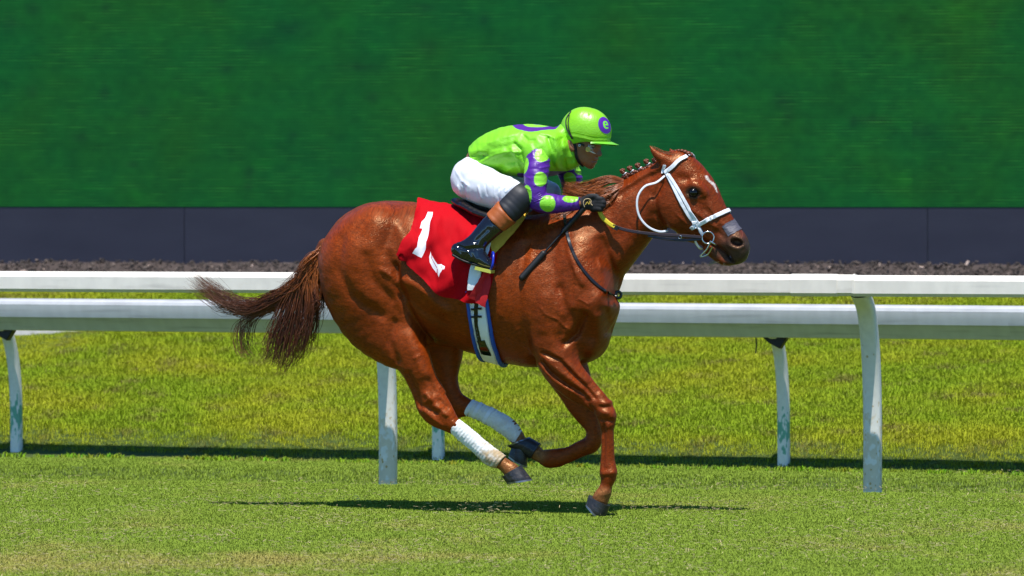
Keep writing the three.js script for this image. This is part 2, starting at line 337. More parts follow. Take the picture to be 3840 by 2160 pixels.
{ // farther rail
  const nrm = V(-farDir.z, 0, farDir.x), over = 0.3, at = (px, h) => { const k = (px - 62) / (2939 - 62); return fA.clone().lerp(fB, k).setY(h).addScaledVector(nrm, over); };
  const g = thing('running_rail', 'broad grey-white rail behind the taller rail at the foot of the bank', 'rail', [fA.x, 0, fA.z]);
  const sub = geo => geo.translate(-fA.x, 0, -fA.z);
  const top = 0.975, prof = [[-0.06, 0.002], [0.0, 0.006], [0.045, 0.0], [0.066, -0.012], [0.073, -0.030], [0.070, -0.065], [0.060, -0.108], [0.038, -0.122], [-0.030, -0.19], [-0.09, -0.195], [-0.12, -0.10]];
  part(g, 'rail_section', sub(profileAlong(prof, at(-2400, top), at(6000, top), farDir)), M.greyRail);
  [[-1400, 0], [62, 1], [1683, 2], [2939, 3], [4600, 4]].forEach(([px, i]) => {
    const b = at(px, 0).addScaledVector(nrm, -over);
    part(g, 'post', sub(neckPost([[0, -0.2], [0, 0.1], [0.01, 0.4], [0.05, 0.6], [0.13, 0.75], [0.24, 0.82]], 0.035, 0.035, farDir, b)), mat(0xffffff, { map: mudPost(40 + i, true), roughness: 0.45 }));
    const br = new THREE.Shape([[-0.12, 0.06], [0.08, 0.06], [0.075, 0.0], [0.04, -0.05], [-0.02, -0.02]].map(q => new THREE.Vector2(...q)));
    const bg = new THREE.ExtrudeGeometry(br, { depth: 0.05, bevelSize: 0.006, bevelThickness: 0.006, bevelSegments: 2 }); bg.translate(0, 0, -0.025);
    const bp = b.clone().addScaledVector(nrm, 0.2); bg.rotateY(-Math.atan2(farDir.z, farDir.x)); bg.translate(bp.x, 0.775, bp.z);
    part(g, 'bracket', sub(bg), M.black);
    if (i === 3) { const q = bp.clone().addScaledVector(nrm, 0.04).addScaledVector(farDir, -0.1); part(g, 'hanging_tie', sub(tube([[q.x, 0.8, q.z], [q.x + 0.004, 0.74, q.z], [q.x, 0.69, q.z]], 0.0035, 10, 5)), M.black); }
  });
}
// backdrop: green screen above navy panels
const wDir = V(1, 0, 0.185).normalize(), wNrm = V(-wDir.z, 0, wDir.x), wAt = (s, y, n = 0) => V(0, y, -13).addScaledVector(wDir, s).addScaledVector(wNrm, n);
function onWall(px, py) { const d = ray(px, py), c = V(0, 0, -13), t = wNrm.dot(c.sub(CAM)) / wNrm.dot(d); const p = d.multiplyScalar(t).add(CAM); return { s: p.clone().sub(V(0, p.y, -13)).dot(wDir), y: p.y }; }
{
  const yTop = onWall(1920, 766).y, rotY = -Math.atan2(wDir.z, wDir.x), yBot = 0.95;
  const base = thing('navy_panel_wall', 'low navy blue panel wall along the top of the bank', 'wall', [0, yBot, -13]);
  const s0 = onWall(695, 850).s, s1 = onWall(3480, 850).s, step = (s1 - s0) / 2;
  const r = rng(12), cols = [0, 1, 2].map(i => tex(256, 128, (u, v) => { const n = 0.012 * fbm(u * 5, v * 3, i) + 0.006 * (r() - 0.5), q = Math.max(0, fbm(u * 30, v * 14, 9 + i) - 0.75) * 0.12; return [0.195 + n + q, 0.197 + n + q, 0.247 + n + q]; }));
  for (let i = -5; i < 6; i++) {
    const w = step - 0.005, b = new THREE.BoxGeometry(w, yTop - yBot, 0.06), c = wAt(s0 + (i + 0.5) * step, (yTop - yBot) / 2, 0);
    b.rotateY(rotY); b.translate(c.x, c.y, c.z + 13); part(base, 'panel', b, mat(0xffffff, { map: cols[(i + 9) % 3], roughness: 0.6, specularIntensity: 0.4 }));
  }
  const sc = thing('green_screen', 'tall green backdrop screen with fine horizontal lines above the navy panels', 'screen', [0, yTop, -13]);
  const rr = rng(77), W = 2048, H = 1024; const rows = [...Array(H)].map(() => rr());
  const soft = [...Array(170)].map(() => [rr(), rr(), 0.004 + 0.012 * rr() ** 2, 0.005 + 0.010 * rr(), rr() < 0.7 ? -0.9 : 0.6]);
  const gt = tex(W, H, (u, v, i, j) => {
    const per = (a, b, s) => lerp(fbm(u * a, v * b, s), fbm((u - 1) * a, v * b, s), u);
    const n = 0.6 * per(26, 15, 3) + 0.8 * per(90, 55, 5), hue = per(9, 5, 8), g = Math.floor(j / 5), ph = j % 5, st = Math.max(0, 0.7 * noise(u * 48 + g * 3.71, g * 0.27, 2) + 0.5 * noise(u * 13, v * 18, 6) - 0.02);
    const ln = st * [-0.15, 0.75, 0.2, -0.3, -0.1][ph] + 0.035 * [0, 1, 0.4, -1, -0.4][ph] + 0.05 * (rows[j] - 0.5);
    let b = 0.335 + 0.045 * n + ln * 0.36; for (const [x, y, a, c, s] of soft) { const q = ((u - x) / a) ** 2 + ((v - y) / c) ** 2; if (q < 5) b += s * 0.045 * Math.exp(-q); }
    return [clamp(0.07 + 0.045 * hue + 0.02 * n + Math.max(0, ln) * 0.26, 0.015, 0.6), clamp(b, 0.2, 0.85), clamp(0.14 - 0.025 * hue + 0.01 * n + ln * 0.12, 0.05, 0.4)];
  });
  const h = 4.2, wd = 30, b = new THREE.BoxGeometry(wd, h, 0.06, 1, 1, 1), c = wAt(0, h / 2, 0.004); gt.repeat.set(wd / 9.5, h / 4.6); gt.offset.set(0.1, 0.0);
  b.rotateY(rotY); b.translate(c.x, c.y - 0.02, c.z + 13); part(sc, 'screen_face', b, mat(0xffffff, { map: gt, roughness: 0.9, specularIntensity: 0.25 }));
}
{ // mulch bed at the wall foot
  const r = rng(31), pos = [], ind = [], uv = [], n = 200; const zA = x => zW(x) + 1.15;
  for (let i = 0; i <= n; i++) { const x = lerp(-13, 13, i / n); for (let j = 0; j <= 10; j++) { const z = lerp(zW(x) - 0.3, zA(x) + 0.06 * noise(x * 2, 0.5), j / 10); pos.push(x, groundY(x, z) + 0.004 + (j < 10 ? 0.02 * (0.5 + noise(x * 5, z * 5, 2)) : -0.03), z); uv.push(x * 2, z * 2); } }
  for (let i = 0; i < n; i++) for (let j = 0; j < 10; j++) { const a = i * 11 + j; ind.push(a, a + 1, a + 11, a + 1, a + 12, a + 11); }
  const g = new THREE.BufferGeometry(); g.setAttribute('position', new THREE.Float32BufferAttribute(pos, 3)); g.setAttribute('uv', new THREE.Float32BufferAttribute(uv, 2)); g.setIndex(ind); g.computeVertexNormals();
  const m = new THREE.Mesh(g, mat(lin(0.06, 0.042, 0.036), { roughness: 1 })); m.name = 'mulch_bed'; m.receiveShadow = true; m.userData = { kind: 'structure', label: 'dark brown mulch bed at the foot of the navy wall', category: 'bed' }; scene.add(m);
  const chip = new THREE.BoxGeometry(0.06, 0.014, 0.025), im = new THREE.InstancedMesh(chip, mat(0xffffff, { roughness: 0.9 }), 9000), q = new THREE.Object3D(), c = new THREE.Color();
  for (let i = 0; i < 9000; i++) { const x = (r() * 2 - 1) * 8, z = lerp(zW(x) + 0.02, zA(x), r()); q.position.set(x, groundY(x, z) + 0.012 + 0.025 * r(), z); q.rotation.set((r() - 0.5) * 1.2, r() * 6.3, (r() - 0.5) * 1.6); q.scale.setScalar(0.25 + r() * r() * 0.7); q.updateMatrix(); im.setMatrixAt(i, q.matrix); const k = r(), b = k > 0.985 ? 0.5 : k > 0.88 ? 0.17 : 0.03 + 0.05 * r(); im.setColorAt(i, c.setRGB(b, b * 0.74, b * 0.60)); }
  im.name = 'mulch_chips'; im.castShadow = im.receiveShadow = true; im.userData = { kind: 'stuff', label: 'loose brown wood chips scattered at the foot of the navy wall', category: 'mulch' }; scene.add(im);
}
{ // pale slab at the left, behind the farther rail
  const a = onGround(-500, 1300); const b = onGround(350, 1237), c = onGround(-500, 1222), d = onGround(340, 1229), pos = [], ind = [0, 1, 2, 1, 3, 2, 0, 4, 1, 1, 4, 5];
  for (const p of [a, b, c, d]) pos.push(p.x, p.y + 0.09, p.z); for (const p of [a, b]) pos.push(p.x, p.y - 0.05, p.z + 0.01);
  const s = new THREE.BufferGeometry(); s.setAttribute('position', new THREE.Float32BufferAttribute(pos.map((v, i) => v - [a.x, a.y, a.z][i % 3]), 3)); s.setAttribute('uv', new THREE.Float32BufferAttribute([0, 0, 2, 0, 0, 1, 2, 1, 0, 0, 2, 0], 2)); s.setIndex(ind);
  const t = thing('concrete_slab', 'white painted slab lying in the grass under the lower rail at far left', 'slab', a.toArray());
  part(t, 'slab_top', toCreasedNormals(s, 0.3), mat(0xffffff, { map: tex(128, 128, (u, v) => { const n = 0.8 + 0.12 * fbm(u * 14, v * 14, 6) - 0.3 * Math.max(0, fbm(u * 30, v * 22, 2) - 0.5); return [n, n * 0.97, n * 0.95]; }), roughness: 0.8 }));
}

// ------------------------------------------------------------------ the horse
const H = new Field(0.05);
H.chain([[2612, 600, 2470, 690, 0, 0.085], [2640, 625, 2462, 770, 0, 0.092], [2668, 660, 2468, 832, 0, 0.094], [2688, 708, 2515, 868, 0, 0.088], [2708, 752, 2572, 893, 0, 0.073], [2732, 792, 2625, 910, 0, 0.060], [2758, 830, 2662, 930, 0, 0.054], [2786, 868, 2700, 945, 0, 0.056], [2800, 903, 2728, 962, 0, 0.054], [2786, 940, 2740, 976, 0, 0.042]], { k: 0.03 });   // head
H.chain([[2545, 600, 2490, 800, 0, 0.075], [2455, 622, 2466, 866, 0, 0.085], [2372, 655, 2452, 885, 0, 0.09], [2290, 700, 2432, 915, 0, 0.105], [2205, 748, 2384, 985, 0, 0.125], [2130, 785, 2335, 1045, 0, 0.15], [2070, 798, 2292, 1092, 0, 0.175], [2120, 1030, 225, 0, 0.20]], { k: 0.03 }); // neck
H.chain([[2088, 1090, 228, 0, 0.195], [2035, 1094, 272, 0, 0.235], [2000, 1093, 288, 0, 0.27], [1880, 1078, 274, 0, 0.295], [1740, 785, 1750, 1308, 0, 0.30], [1625, 765, 1622, 1286, 0, 0.285], [1530, 752, 1520, 1225, 0, 0.27], [1440, 752, 1420, 1180, 0, 0.265], [1376, 966, 172, 0, 0.25], [1320, 966, 118, 0, 0.20], [1266, 962, 60, 0, 0.11]], { k: 0.05 }); // trunk
// chest / pectorals, shoulder, triceps
H.chain([[2215, 1150, 85, 0.07, 0.12], [2192, 1265, 84, 0.06, 0.12]], { k: 0.08 }); H.chain([[2215, 1150, 85, -0.07, 0.12], [2192, 1265, 84, -0.06, 0.12]], { k: 0.08 });
for (const s of [1, -1]) {
  H.chain([[2110, 900, 60, s * 0.12, 0.07], [2150, 1010, 90, s * 0.155, 0.08], [2195, 1120, 90, s * 0.165, 0.085]], { k: 0.07 });
  H.chain([[2030, 1060, 70, s * 0.17, 0.08], [2060, 1170, 95, s * 0.185, 0.085], [2075, 1290, 75, s * 0.165, 0.08]], { k: 0.06 });
  H.chain([[1420, 880, 105, s * 0.14, 0.14], [1370, 985, 150, s * 0.17, 0.135], [1380, 1080, 130, s * 0.15, 0.12]], { k: 0.08 });
}
// near hind (grounded in the pixel outline), far hind
H.chain([[1505, 980, 1200, 1010, 0.16, 0.135], [1520, 1080, 1210, 1100, 0.155, 0.125], [1560, 1190, 1275, 1195, 0.15, 0.105], [1592, 1277, 1375, 1266, 0.155, 0.088], [1612, 1330, 1458, 1318, 0.163, 0.076], [1625, 1388, 1505, 1386, 0.168, 0.062], [1641, 1430, 1527, 1432, 0.165, 0.050], [1662, 1468, 1547, 1486, 0.163, 0.045], [1686, 1508, 1562, 1530, 0.16, 0.047], [1704, 1543, 1592, 1556, 0.16, 0.045], [1722, 1572, 1660, 1606, 0.16, 0.036], [1740, 1588, 1700, 1630, 0.16, 0.027], [1775, 1615, 1740, 1662, 0.16, 0.025], [1812, 1648, 1778, 1696, 0.158, 0.028], [1848, 1680, 1816, 1732, 0.156, 0.036], [1885, 1708, 1860, 1752, 0.155, 0.034], [1920, 1732, 1886, 1774, 0.155, 0.035], [1942, 1745, 1892, 1786, 0.155, 0.040]], { k: 0.05 });
H.chain([[1690, 1120, 1400, 1120, -0.17, 0.12], [1735, 1230, 1460, 1230, -0.17, 0.11], [1742, 1315, 1540, 1300, -0.165, 0.085], [1727, 1368, 1590, 1372, -0.16, 0.065], [1720, 1412, 1612, 1425, -0.155, 0.052], [1726, 1455, 1625, 1490, -0.15, 0.047], [1745, 1485, 1655, 1545, -0.15, 0.045], [1775, 1500, 1735, 1556, -0.15, 0.034], [1826, 1523, 1803, 1580, -0.15, 0.027], [1886, 1550, 1862, 1614, -0.148, 0.03], [1930, 1576, 1888, 1634, -0.146, 0.036], [1956, 1612, 1908, 1650, -0.146, 0.034], [1972, 1640, 1925, 1672, -0.146, 0.034]], { k: 0.05 });
// near fore (weight-bearing), far fore (folded)
H.chain([[2115, 1250, 1995, 1330, 0.17, 0.08], [2148, 1318, 2022, 1385, 0.172, 0.078], [2176, 1362, 2050, 1425, 0.17, 0.07], [2216, 1417, 2100, 1462, 0.166, 0.058], [2247, 1455, 2150, 1490, 0.162, 0.048], [2278, 1494, 2196, 1516, 0.16, 0.042], [2300, 1524, 2228, 1545, 0.158, 0.043], [2311, 1556, 2238, 1566, 0.157, 0.044], [2308, 1586, 2246, 1586, 0.156, 0.040], [2303, 1612, 2252, 1612, 0.155, 0.030], [2304, 1668, 2255, 1668, 0.155, 0.026], [2307, 1728, 2252, 1728, 0.155, 0.028], [2314, 1765, 2248, 1765, 0.155, 0.036], [2311, 1788, 2251, 1790, 0.155, 0.036], [2298, 1815, 2252, 1818, 0.155, 0.030], [2292, 1850, 2238, 1844, 0.155, 0.034], [2284, 1880, 2222, 1862, 0.155, 0.040]], { k: 0.045 });
H.chain([[2180, 1270, 2040, 1320, -0.16, 0.085], [2204, 1352, 2040, 1400, -0.16, 0.08], [2222, 1425, 2082, 1462, -0.158, 0.066], [2240, 1490, 2120, 1520, -0.156, 0.052], [2256, 1550, 2158, 1562, -0.155, 0.045], [2262, 1605, 2192, 1598, -0.155, 0.042], [2260, 1650, 2199, 1624, -0.155, 0.042], [2240, 1690, 2190, 1642, -0.155, 0.042], [2200, 1706, 2160, 1658, -0.154, 0.034], [2145, 1732, 2122, 1676, -0.152, 0.026], [2100, 1751, 2080, 1682, -0.15, 0.033], [2064, 1755, 2050, 1685, -0.15, 0.035], [2030, 1737, 2030, 1688, -0.15, 0.031], [2002, 1726, 2020, 1672, -0.15, 0.034]], { k: 0.04 });
// ears
H.chain([[2437, 546, 3, 0.075, 0.004], [2449, 565, 10, 0.074, 0.012], [2466, 583, 17, 0.07, 0.018], [2488, 598, 22, 0.064, 0.024], [2512, 612, 22, 0.055, 0.028]], { k: 0.02 });
H.chain([[2512, 560, 4, -0.075, 0.005], [2526, 578, 14, -0.072, 0.014], [2545, 600, 20, -0.06, 0.024], [2560, 615, 20, -0.05, 0.028]], { k: 0.02 });
// brow, cheek, muzzle, lips
for (const s of [1, -1]) {
  H.chain([[2580, 697, 18, s * 0.076, 0.020], [2612, 700, 20, s * 0.078, 0.022], [2640, 722, 14, s * 0.07, 0.018]], { k: 0.02 });
  H.chain([[2515, 770, 62, s * 0.06, 0.042], [2530, 815, 46, s * 0.058, 0.040]], { k: 0.04 });
  H.chain([[2758, 905, 34, s * 0.036, 0.030], [2772, 930, 30, s * 0.030, 0.028]], { k: 0.03 });
}
H.chain([[2775, 958, 26, 0, 0.046], [2756, 976, 16, 0, 0.036]], { k: 0.02 });
H.chain([[2662, 934, 24, 0, 0.038], [2690, 956, 24, 0, 0.036], [2712, 976, 19, 0, 0.034], [2735, 984, 13, 0, 0.03]], { k: 0.02 });
// sculpting: near and far alike unless noted
const sk = (p, w, a, s = 1, w0 = 0.18) => H.stroke(p, w, a, s, w0);
sk([[2755, 885], [2785, 897], [2790, 920], [2768, 934], [2738, 922], [2736, 900], [2755, 885]], 7, 0.007, 0, 0.05);
H.hole(2762, 909, 0.066, 0.030, 0.019, 0.034, -0.25); H.hole(2762, 909, -0.066, 0.030, 0.019, 0.034, -0.25);
sk([[2640, 900], [2690, 925], [2722, 948], [2748, 982]], 5, -0.013, 0, 0.05);
H.hole(2600, 722, 0.108, 0.026, 0.018, 0.022, -0.3); H.hole(2600, 722, -0.108, 0.026, 0.018, 0.022, -0.3);
sk([[2552, 668], [2572, 672]], 16, -0.008, 0, 0.08); sk([[2478, 690], [2458, 740], [2462, 800], [2485, 850], [2520, 872]], 13, -0.012, 0, 0.08);
sk([[2600, 790], [2650, 828], [2680, 850]], 9, 0.007, 0, 0.08); sk([[2610, 830], [2650, 868]], 14, -0.006, 0, 0.07);
sk([[2650, 740], [2700, 830], [2735, 870]], 10, 0.004, 0, 0.06); sk([[2620, 765], [2640, 790]], 12, -0.006, 0, 0.08);
sk([[2690, 870], [2720, 895]], 8, -0.005, 0, 0.06); sk([[2575, 735], [2600, 745], [2628, 738]], 5, 0.004, 0, 0.09);
sk([[2450, 900], [2380, 985], [2325, 1070], [2296, 1120]], 20, -0.014, 0, 0.1);
sk([[2485, 622], [2400, 660], [2320, 715], [2280, 745]], 7, 0.006, 0, 0.09); sk([[2485, 642], [2400, 684], [2330, 735]], 12, -0.007, 0, 0.09);
sk([[2440, 760], [2380, 880], [2310, 1000]], 26, 0.007, 0, 0.1); sk([[2410, 720], [2330, 860], [2250, 960]], 24, -0.006, 0, 0.12);
sk([[2230, 880], [2180, 960], [2190, 1040]], 40, 0.008); sk([[2250, 900], [2285, 1010], [2300, 1090]], 16, -0.012);
sk([[2130, 860], [2150, 960], [2195, 1060]], 14, 0.010); sk([[2090, 900], [2085, 1000], [2110, 1080]], 22, -0.007);
sk([[1975, 930], [1958, 1080], [1965, 1220], [2000, 1340]], 24, -0.014); sk([[2110, 1080], [2140, 1180], [2110, 1270]], 16, -0.009);
sk([[2225, 1160], [2250, 1120]], 26, 0.010); sk([[2120, 1290], [2165, 1250], [2200, 1180]], 13, -0.016); sk([[2245, 1190], [2240, 1270], [2215, 1320]], 18, 0.012); sk([[2272, 1160], [2262, 1250]], 10, -0.008);
sk([[2175, 1090], [2165, 1150]], 12, 0.006); sk([[2060, 1120], [2050, 1230]], 26, 0.008);
// barrel and flank
sk([[1900, 1040], [1880, 1180], [1900, 1290]], 14, -0.004); sk([[1860, 1060], [1838, 1200], [1860, 1290]], 12, 0.004); sk([[1815, 1100], [1795, 1200], [1815, 1280]], 12, -0.003);
sk([[1500, 1000], [1508, 1070], [1545, 1170], [1590, 1270]], 17, -0.022, 0, 0.2); sk([[1530, 1050], [1580, 1070], [1640, 1120], [1690, 1165]], 20, 0.014); sk([[1530, 1100], [1600, 1160], [1680, 1210]], 18, -0.008);
sk([[1512, 860], [1532, 905]], 26, 0.014, 0, 0.2); sk([[1480, 860], [1455, 930], [1480, 985]], 18, -0.010, 0, 0.2); sk([[1425, 830], [1405, 930]], 34, 0.008, 0, 0.2); sk([[1455, 1010], [1490, 1035], [1505, 1060]], 10, 0.008);
for (const [x, y] of [[1512, 985], [1522, 975], [1532, 968]]) sk([[x, y], [x + 10, y + 40]], 4.5, 0.004);
sk([[1300, 900], [1290, 1010], [1340, 1110], [1440, 1180]], 20, -0.009, 0, 0.2); sk([[1350, 930], [1345, 1030], [1400, 1120]], 34, 0.009, 0, 0.2); sk([[1395, 960], [1420, 1050], [1480, 1120]], 18, -0.007, 0, 0.2);
sk([[1490, 1210], [1475, 1280], [1500, 1350]], 15, -0.012); sk([[1545, 1260], [1570, 1330], [1600, 1400]], 26, 0.010); sk([[1540, 1400], [1568, 1470], [1580, 1520]], 10, -0.012); sk([[1610, 1420], [1630, 1470]], 9, -0.006);
sk([[1605, 1478], [1625, 1500]], 11, 0.012); sk([[1640, 1522], [1652, 1530]], 9, 0.010); sk([[1668, 1548], [1682, 1556]], 9, 0.009); sk([[1600, 1520], [1640, 1550]], 9, -0.009); sk([[1650, 1500], [1680, 1530]], 6, -0.005); sk([[1700, 1580], [1712, 1596]], 5, 0.004); sk([[1592, 1540], [1660, 1595]], 7, 0.006);
sk([[1640, 1420], [1668, 1470]], 5, 0.005); sk([[1620, 1490], [1600, 1510]], 5, 0.006);
// forearm and knee
sk([[2050, 1322], [2110, 1348], [2150, 1398], [2195, 1446], [2232, 1492]], 8, -0.013); sk([[2046, 1355], [2075, 1392], [2130, 1438], [2188, 1472], [2214, 1500]], 8, -0.014); sk([[2095, 1330], [2150, 1375], [2200, 1430]], 11, 0.006); sk([[2060, 1350], [2120, 1400], [2190, 1455]], 10, 0.006); sk([[2032, 1370], [2080, 1425], [2150, 1468]], 10, 0.007);
sk([[2215, 1440], [2240, 1470]], 8, -0.005); sk([[2200, 1500], [2228, 1540]], 7, -0.008);
sk([[2262, 1512], [2290, 1508]], 9, 0.008); sk([[2262, 1544], [2276, 1548]], 9, 0.008); sk([[2252, 1525], [2285, 1528]], 7, -0.006); sk([[2258, 1572], [2290, 1578]], 8, -0.007); sk([[2292, 1548], [2298, 1562]], 9, 0.005);
sk([[2268, 1590], [2266, 1680], [2262, 1755]], 6, -0.009); sk([[2280, 1600], [2282, 1680], [2278, 1750]], 5, 0.004); sk([[2258, 1640], [2256, 1745]], 4, 0.004); sk([[2262, 1775], [2300, 1772]], 9, 0.007); sk([[2275, 1848], [2245, 1852]], 14, 0.007);
// veins
for (const p of [[[2160, 1000], [2172, 1040], [2166, 1080]], [[2240, 970], [2252, 1010]], [[2180, 1120], [2215, 1140], [2235, 1128]], [[2040, 1150], [2060, 1180], [2100, 1195], [2130, 1230]], [[1850, 1240], [1920, 1270], [1985, 1310]], [[1560, 1345], [1585, 1330]], [[2630, 770], [2645, 800], [2690, 838]], [[2660, 775], [2690, 820]], [[2540, 800], [2580, 840], [2620, 860]]]) sk(p, 3.2, 0.004, 0, p[0][0] > 2500 ? 0.06 : 0.2);
H.disp = (u, y, w) => 0.0014 * noise(u * 22, y * 22, w * 22) + 0.0005 * noise(u * 48, y * 70, w * 48);

const hoofSpots = [P(1940, 1770, 0.155), P(2245, 1900, 0.155), P(1985, 1675, -0.146), P(1970, 1690, -0.15)];
const eyeC = P(2600, 722, 0.09), muz = P(2775, 945, 0), nos = P(2740, 905, 0), star = P(2672, 690, 0.0), rumpC = P(1300, 950, 0.2), mouthP = P(2690, 950, 0);
const starPts = [P(2650, 662, 0.03), P(2662, 680, 0.03), P(2676, 692, 0.03), P(2690, 722, 0.03)];
function coat(u, y, w, nz) {
  const n = fbm(u * 5, y * 5, w * 5), f = noise(u * 55, y * 30, w * 55), f2 = noise(u * 140, y * 90, w * 140);
  let c = [0.285, 0.043, 0.0034].map((v, i) => v * (1 + 0.16 * n + 0.10 * f + 0.08 * f2));
  const mix = (k, t) => { if (t > 0) c = c.map((v, i) => lerp(v, k[i], t)); };
  mix([0.195, 0.026, 0.0032], 0.75 * sstep(0.0, 0.5, u - 0.05 + 0.35 * n + 0.1 * f)); // sweat-darkened forehand
  mix([0.165, 0.024, 0.003], 0.5 * sstep(0.15, 0.55, fbm(u * 3 + 4, y * 3, w * 3)));            // darker dapples
  const leg = sstep(0.5, 0.3, y + 0.04 * n); mix([0.25, 0.037, 0.0035], leg * 0.6);
  for (const h of hoofSpots) { const d = Math.hypot(u - h[0], y - h[1], (w - h[2]) * 0.7); mix([0.30, 0.13, 0.045], 0.75 * sstep(0.13, 0.085, d + 0.012 * n)); }
  const dm = Math.hypot(u - muz[0], y - muz[1], w * 0.4); mix([0.060, 0.036, 0.030], sstep(0.135, 0.055, dm + 0.02 * n + 0.012 * f));
  const dl = Math.hypot(u - mouthP[0], y - mouthP[1], w * 0.3); mix([0.055, 0.032, 0.026], 0.8 * sstep(0.05, 0.02, dl + 0.01 * n));
  const dn = Math.hypot(u - nos[0], y - nos[1]); mix([0.11, 0.045, 0.03], 0.5 * sstep(0.10, 0.04, dn + 0.02 * n));
  const de = Math.hypot(u - eyeC[0], (y - eyeC[1]) * 1.15); mix([0.03, 0.015, 0.012], sstep(0.050, 0.026, de + 0.006 * f));
  const sd = pdist(starPts, u, y); if (w > -0.03 && u > starPts[0][0] - 0.05) mix([0.72, 0.66, 0.62], sstep(1, 0.6, (sd + 0.003 * f) / lerp(0.0075, 0.003, sstep(starPts[0][1], starPts[3][1], y))) * (w > 0.005 && w < 0.075 ? 1 : 0));
  return c;
}
const horse = framed('race_horse', 'chestnut racehorse galloping to the right with its head stretched forward', 'horse', P(1800, 1940, 0));
const lowest = P(2245, 1946, 0.155)[1];
const furT = tex(512, 512, (u, v) => 0.5 + 0.22 * noise(u * 30, v * 90, 1) + 0.25 * noise(u * 70, v * 200, 5) + 0.18 * noise(u * 12, v * 18, 2), { srgb: false, rx: 3, ry: 3 });
const wetT = tex(512, 512, (u, v) => { const p = sstep(-0.1, 0.5, fbm(u * 7, v * 7, 3)), g = 0.10 * noise(u * 80, v * 120, 2); const k = lerp(0.44, 0.30, p) + g; return [k, k, k]; }, { srgb: false, rx: 1.1, ry: 1.1 });
const hairT = tex(512, 512, (u, v) => { const g = 0.80 + 0.16 * noise(u * 60, v * 110, 4) + 0.14 * noise(u * 22, v * 44, 8) + 0.12 * noise(u * 120, v * 190, 6); return [g, g * 0.98, g * 0.96]; }, { rx: 1.9, ry: 1.9 });
const coatMat = mat(lin(1.35, 1.35, 1.35), { map: hairT, vertexColors: true, roughness: 1, roughnessMap: wetT, bumpMap: furT, bumpScale: 0.0023, specularIntensity: 1, specularColor: lin(1, 0.62, 0.32) });
const lo = P(1170, 2000, 0), hi = P(2850, 520, 0);
part(horse, 'body', meshField(H, [lo[0] - 0.12, -0.02, -0.36], [hi[0] + 0.06, hi[1], 0.36], HORSE_CELL, coat), coatMat);
console.log('horse meshed');
// eyes
for (const s of [1, -1]) {
  const e = new THREE.SphereGeometry(0.024, 24, 16), c = P(2600, 722, 0.088); e.translate(c[0], c[1], s * 0.088);
  const m = part(horse, 'eye', e, mat(0x0a0706, { roughness: 0.14, specularIntensity: 0.8 }));
}
// hooves: horn wall lofted from coronet to ground edge, with a metal shoe
function hoof(name, cor, gnd, w, hw0, hw1, sole) {  // cor: [front, back] pixels of coronet, gnd: [toe, heel] pixels
  const f0 = P(...cor[0], w), b0 = P(...cor[1], w), f1 = P(...gnd[0], w), b1 = P(...gnd[1], w), n = 40, rings = [], H2 = [];
  const ring = (f, b, hw, inset = 0) => { const r = []; for (let i = 0; i < n; i++) { const a = i / n * 6.2832, c = Math.cos(a), s = Math.sin(a), k = (c + 1) / 2, shape = hw * (1 - inset) * Math.sign(s) * Math.abs(s) ** 0.85 * (c < -0.3 ? 0.9 : 1); const kk = 0.5 + (k - 0.5) * (1 - inset); r.push(V(lerp(b[0], f[0], kk), lerp(b[1], f[1], kk), w + shape)); } return r; };
  const lerp3 = (a, b, t) => [lerp(a[0], b[0], t), lerp(a[1], b[1], t)];
  const build = list => { const pos = [], ind = [], uv = []; list.forEach((r, j) => r.forEach((p, i) => { pos.push(p.x, p.y, p.z); uv.push(i / n, j / 8); })); for (let j = 0; j < list.length - 1; j++) for (let i = 0; i < n; i++) { const a = j * n + i, b = j * n + (i + 1) % n; ind.push(a, b, a + n, b, b + n, a + n); } for (const o of [0, (list.length - 1) * n]) for (let i = 1; i < n - 1; i++) ind.push(o, o + i, o + i + 1); const g = new THREE.BufferGeometry(); g.setAttribute('position', new THREE.Float32BufferAttribute(pos, 3)); g.setAttribute('uv', new THREE.Float32BufferAttribute(uv, 2)); g.setIndex(ind); return toCreasedNormals(g, 0.7); };
  for (let j = 0; j <= 8; j++) { const t = j / 8, wob = 0.0012 * Math.sin(j * 2.4); rings.push(ring(lerp3(f0, f1, t), lerp3(b0, b1, t), (lerp(hw0, hw1, t) + wob) * (t > 0.95 ? 0.97 : 1), t > 0.95 ? 0.03 : 0)); }
  const hm = part(horse, 'hoof', build(rings), mat(0xffffff, { roughness: 0.38, map: hornT }));
  const dn = V(f1[0] + b1[0] - f0[0] - b0[0], f1[1] + b1[1] - f0[1] - b0[1], 0).normalize().multiplyScalar(0.009), off = (f, k) => [f[0] + dn.x * k, f[1] + dn.y * k];
  part(hm, 'horseshoe', build([ring(f1, b1, hw1 * 1.02), ring(off(f1, 1), off(b1, 1), hw1 * 1.02), ring(off(f1, 1), off(b1, 1), hw1 * 0.7, 0.3), ring(f1, b1, hw1 * 0.7, 0.3)]), mat(0x8a8c90, { roughness: 0.35, metalness: 0.8 }));
  part(hm, 'sole', build([ring(off(f1, 0.55), off(b1, 0.55), hw1 * 0.82, 0.16), ring(off(f1, 0.2), off(b1, 0.2), hw1 * 0.6, 0.5)]), mat(lin(0.26, 0.19, 0.10), { roughness: 0.9 }));
  return hm;
}
const hornT = tex(128, 128, (u, v) => { const n = 0.17 + 0.05 * noise(u * 60, v * 3, 1) + 0.04 * noise(u * 6, v * 26, 3), d = Math.max(0, fbm(u * 9, v * 8, 7) - 0.2) * 0.3; return [n + d * 0.8, n * 0.98 + d * 0.6, n * 1.02 + d * 0.4]; });
hoof('hoof', [[1954, 1745], [1884, 1788]], [[1992, 1796], [1900, 1810]], 0.155, 0.046, 0.058);
